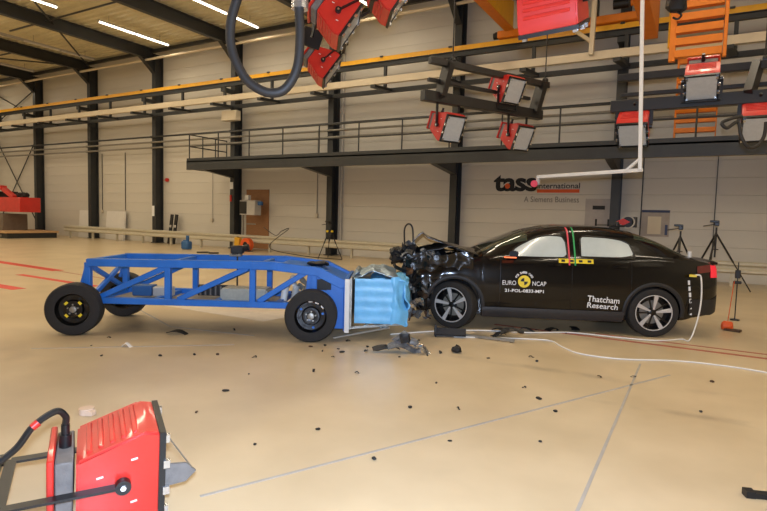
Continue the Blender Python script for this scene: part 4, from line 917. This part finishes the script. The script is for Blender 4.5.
boxy('yellow_case', 'yellow case standing left of the orange cable reel', 'case', (onY(238, 246, 16.8).x, 16.8, .28), (.26, .2, .55), mat('case_yellow', srgb(226, 170, 40), .5), 'case', .02, extra=[('handle', (0, 0, .565), (.14, .03, .03), BLACK)])
boxy('blue_canister', 'small blue canister on floor before the guard rail', 'canister', (-18.45, 15.7, .17), (.42, .26, .34), BLPL, 'tank', .04, extra=[('cap', (.06, 0, .46), (.1, .1, .24), BLPL), ('handle', (-.1, 0, .36), (.18, .05, .05), BLPL)])
tag(obj('floor_hose', M().tube(spline([(-16.6, 14.6, .03), (-16.3, 14.9, .03), (-16.0, 14.7, .03), (-15.8, 14.95, .03)], 5), .03, 7), BLACK), 'short dark hose coiled on floor right of the blue canister', 'hose')
for k, (xa, xb, ya, lb) in enumerate([(77, 87.5, 212, 'narrow white board leaning left of the second column'), (104, 123, 214, 'wide white board leaning right of the second column')]):
    p, q = onY(xa, 225, 17.7).x, onY(xb, 225, 17.7).x
    boxy('leaning_board', lb, 'board', ((p+q)/2, 17.78, .74), (q-p, .04, 1.48), WHITE, 'sheet', .004, (R(-4), 0, 0), extra=[('edge_strip', ((q-p)/2-.05, -.025, .74), (.03, .01, 1.46), LGREY)])
for k, xa in enumerate((168.5, 173)):
    p = onY(xa, 228, 17.7).x
    boxy('leaning_bar', ['left', 'right'][k]+' one of two black bars leaning on the wall', 'bar', (p, 17.72, .71), (.16, .08, 1.42), BLACK, 'profile', .006, (R(-4), R(5), 0), extra=[('grey_band', (0, -.045, .4), (.17, .01, .2), LGREY), ('grey_band', (0, -.045, .85), (.17, .01, .12), LGREY)])
boxy('white_duct_box', 'cream box mounted high beside the fourth column', 'box', (onY(231, 116, 17.3).x, 17.3, onY(231, 116, 17.3).z), (.85, .3, .42), CREAM, 'cover', .02)
boxy('wall_notice', 'white notice on the column left of the brown board', 'notice', (COLX[5]-.02, 17.58, 2.75), (.2, .01, .3), WINK, 'paper', .001)
boxy('fire_call_point', 'small red fire call point on that same column as the white notice', 'call point', (COLX[5]-.05, 17.57, 2.2), (.1, .05, .28), RED, 'case', .006)
boxy('wall_notice', 'white notice on the column beside the leaning black bars', 'notice', (COLX[4]-.03, 17.58, 1.55), (.18, .01, .5), WINK, 'paper', .001)
boxy('wall_notice', 'pale grey technical poster left of the column above the car roof', 'poster', (onY(601, 219, YW).x, YW-.01, 1.78), (.95, .012, 1.05), mat('poster_grey', srgb(176, 168, 162), .5), 'paper', .001,
     extra=[('dark_print', (-.08, -.007, .78), (.36, .004, .12), INK), ('dark_print', (-.14, -.007, .32), (.06, .004, .22), INK), ('dark_print', (.22, -.007, .32), (.06, .004, .22), INK), ('dark_print', (.04, -.007, .25), (.3, .004, .06), GINK)])
boxy('notice_board', 'wall board with blue header and cream sheet right of the column', 'notice board', (onY(655, 225, YW).x, YW-.01, 1.60), (.75, .012, .78), mat('board_grey', srgb(170, 158, 146), .5), 'backing', .001,
     extra=[('blue_header', (0, -.01, .74), (.74, .006, .07), mat('navy', srgb(44, 56, 92), .5)), ('cream_sheet', (-.02, -.009, .33), (.36, .006, .52), CREAM), ('blue_mark', (.3, -.009, .2), (.07, .006, .3), mat('navy2', srgb(60, 72, 110), .5))])
t = thing('fire_hose_reel', 'round red fire hose reel on the wall right of the column above the car', 'hose reel', (onY(628, 222, 17.3).x, 17.3, onY(627, 222, 17.3).z))
obj('reel', M().lathe([(-.08, .19), (.08, .19), (.08, .155), (-.08, .155)], ax='y', n=28), LGREY, t); obj('reel_disc', M().cyl((0, .0, 0), (0, .07, 0), .155, 24), BLACK, t)
obj('red_arm', M().add([(-.32, -.12, 0), (-.12, -.12, .1), (.07, -.12, 0), (-.12, -.12, -.1), (-.32, -.06, 0), (-.12, -.06, .1), (.07, -.06, 0), (-.12, -.06, -.1)], [(0, 1, 2, 3), (7, 6, 5, 4), (0, 4, 5, 1), (1, 5, 6, 2), (2, 6, 7, 3), (3, 7, 4, 0)]), RED, t); obj('wall_bracket', M().box((.15, .3, 0), (.08, .6, .3)), BLACK, t)
t = thing('fire_call_point', 'small red fire alarm point on the wall right of the third column', 'call point', (onY(168, 180, YW).x, YW, onY(168, 180, YW).z))
obj('bell', M().cyl((0, 0, 0), (0, -.1, 0), .09, 16), RED, t); obj('wall_pipe_stub', M().cyl((0, -.04, 0), (-.3, -.04, 0), .015, 6), RED, t)
def tripod(label, x, y, hz, spread, topm, az=.3):
    t = thing('tripod', label, 'tripod', (x, y, 0))
    for k in range(3):
        a = az+k*math.tau/3; foot = Vector((spread*math.cos(a), spread*math.sin(a), .01)); mid = Vector((0, 0, hz*.86)).lerp(foot, .5)
        l = obj('leg', M().tube([(0, 0, hz*.86), mid], .022, 8), BLACK, t); obj('lower_leg', M().tube([mid, foot], .014, 8), BLACK, l)
    obj('centre_column', M().cyl((0, 0, hz*.5), (0, 0, hz*.95), .02), BLACK, t); obj('head', M().box((0, 0, hz), (.1, .14, .1)).box((-.05, -.06, hz+.06), (.2, .1, .05)), topm, t, .012); obj('pan_handle', M().cyl((0, 0, hz), (-.28, -.1, hz-.06), .012, 6), BLACK, t); obj('spreader', M().lathe([(-.01, .07), (.01, .07), (.01, .03), (-.01, .03)], (0, 0, hz*.62), 'z', 12), BLACK, t)
    return t
h1 = onY(681, 226, 15.2); tripod('smaller black tripod on floor behind the car boot', h1.x, 15.2, 1.5, .62, BLACK, .4)
h2 = onY(717, 222, 15.6); tripod('taller black tripod at right behind the car tail', h2.x, 15.6, 1.62, .82, BLACK, .25)
h3 = onY(330, 224, 16.2); tr = tripod('black tripod with yellow clamps standing before the pale downpipe', h3.x, 16.2, 1.28, .5, BLACK, .2)
for k in range(3): obj('yellow_clamp', M().box((.1*math.cos(k*2.1), .1*math.sin(k*2.1), 1.0), (.07, .07, .07)), YTAPE, tr, .01)
tag(obj('floor_cable', M().tube(spline([(onY(262, 235, 17.2).x, 17.3, 1.0), (onY(272, 240, 17).x, 17.2, .7), (onY(285, 236, 17).x, 16.8, .9), (onY(290, 234, 17).x, 16.9, .98), (onY(276, 246, 17).x, 16.6, .25), (onY(300, 252, 16.4).x, 16.4, .03), (onY(345, 256, 16.2).x, 16.0, .03)], 7), .014, 6), BLACK), 'thin black cable from control box towards the tripod', 'cable')
# red machine on platform, far left
t = thing('barrier_machine', 'red steel barrier machine on a grey base at far left', 'machine', (-31.6, 15.2, .36))
obj('base', M().box((-.3, 0, .42), (2.3, 1.2, .84)), BROWNG, t, .02); obj('beam', M().box((-1.0, 0, 1.32), (6.6, 1.0, .74)), RED, t, .02)
for x in (-1.6, .2): obj('strut', M().bar((x, -.3, 2.2), (x+1.2, -.3, 1.68), .2, .22), RED, t, .01)
obj('top_beam', M().box((-1.6, -.3, 2.18), (4.0, .3, .2)), RED, t, .01); obj('instruments', lump((1.6, 0, 1.82), (.8, .4, .26), .1, 5, 8, 5), PLAST, t); obj('rear_block', M().box((-.8, .2, 1.85), (2.4, .4, .3)), SCRAPB, t, .02)
t = thing('platform', 'low tan platform with dark edge under the red machine', 'platform', (-32.9, 15.3, 0))
obj('top', M().box((0, 0, .31), (7.2, 2.6, .1)), TAN, t, .01); obj('edge_beam', M().box((0, .05, .13), (7.0, 2.4, .26)), STEEL, t, .01)
for k in range(9): obj('edge_hole', M().box((-3.2+.75*k, -1.16, .13), (.35, .02, .1)), ZINC, t)
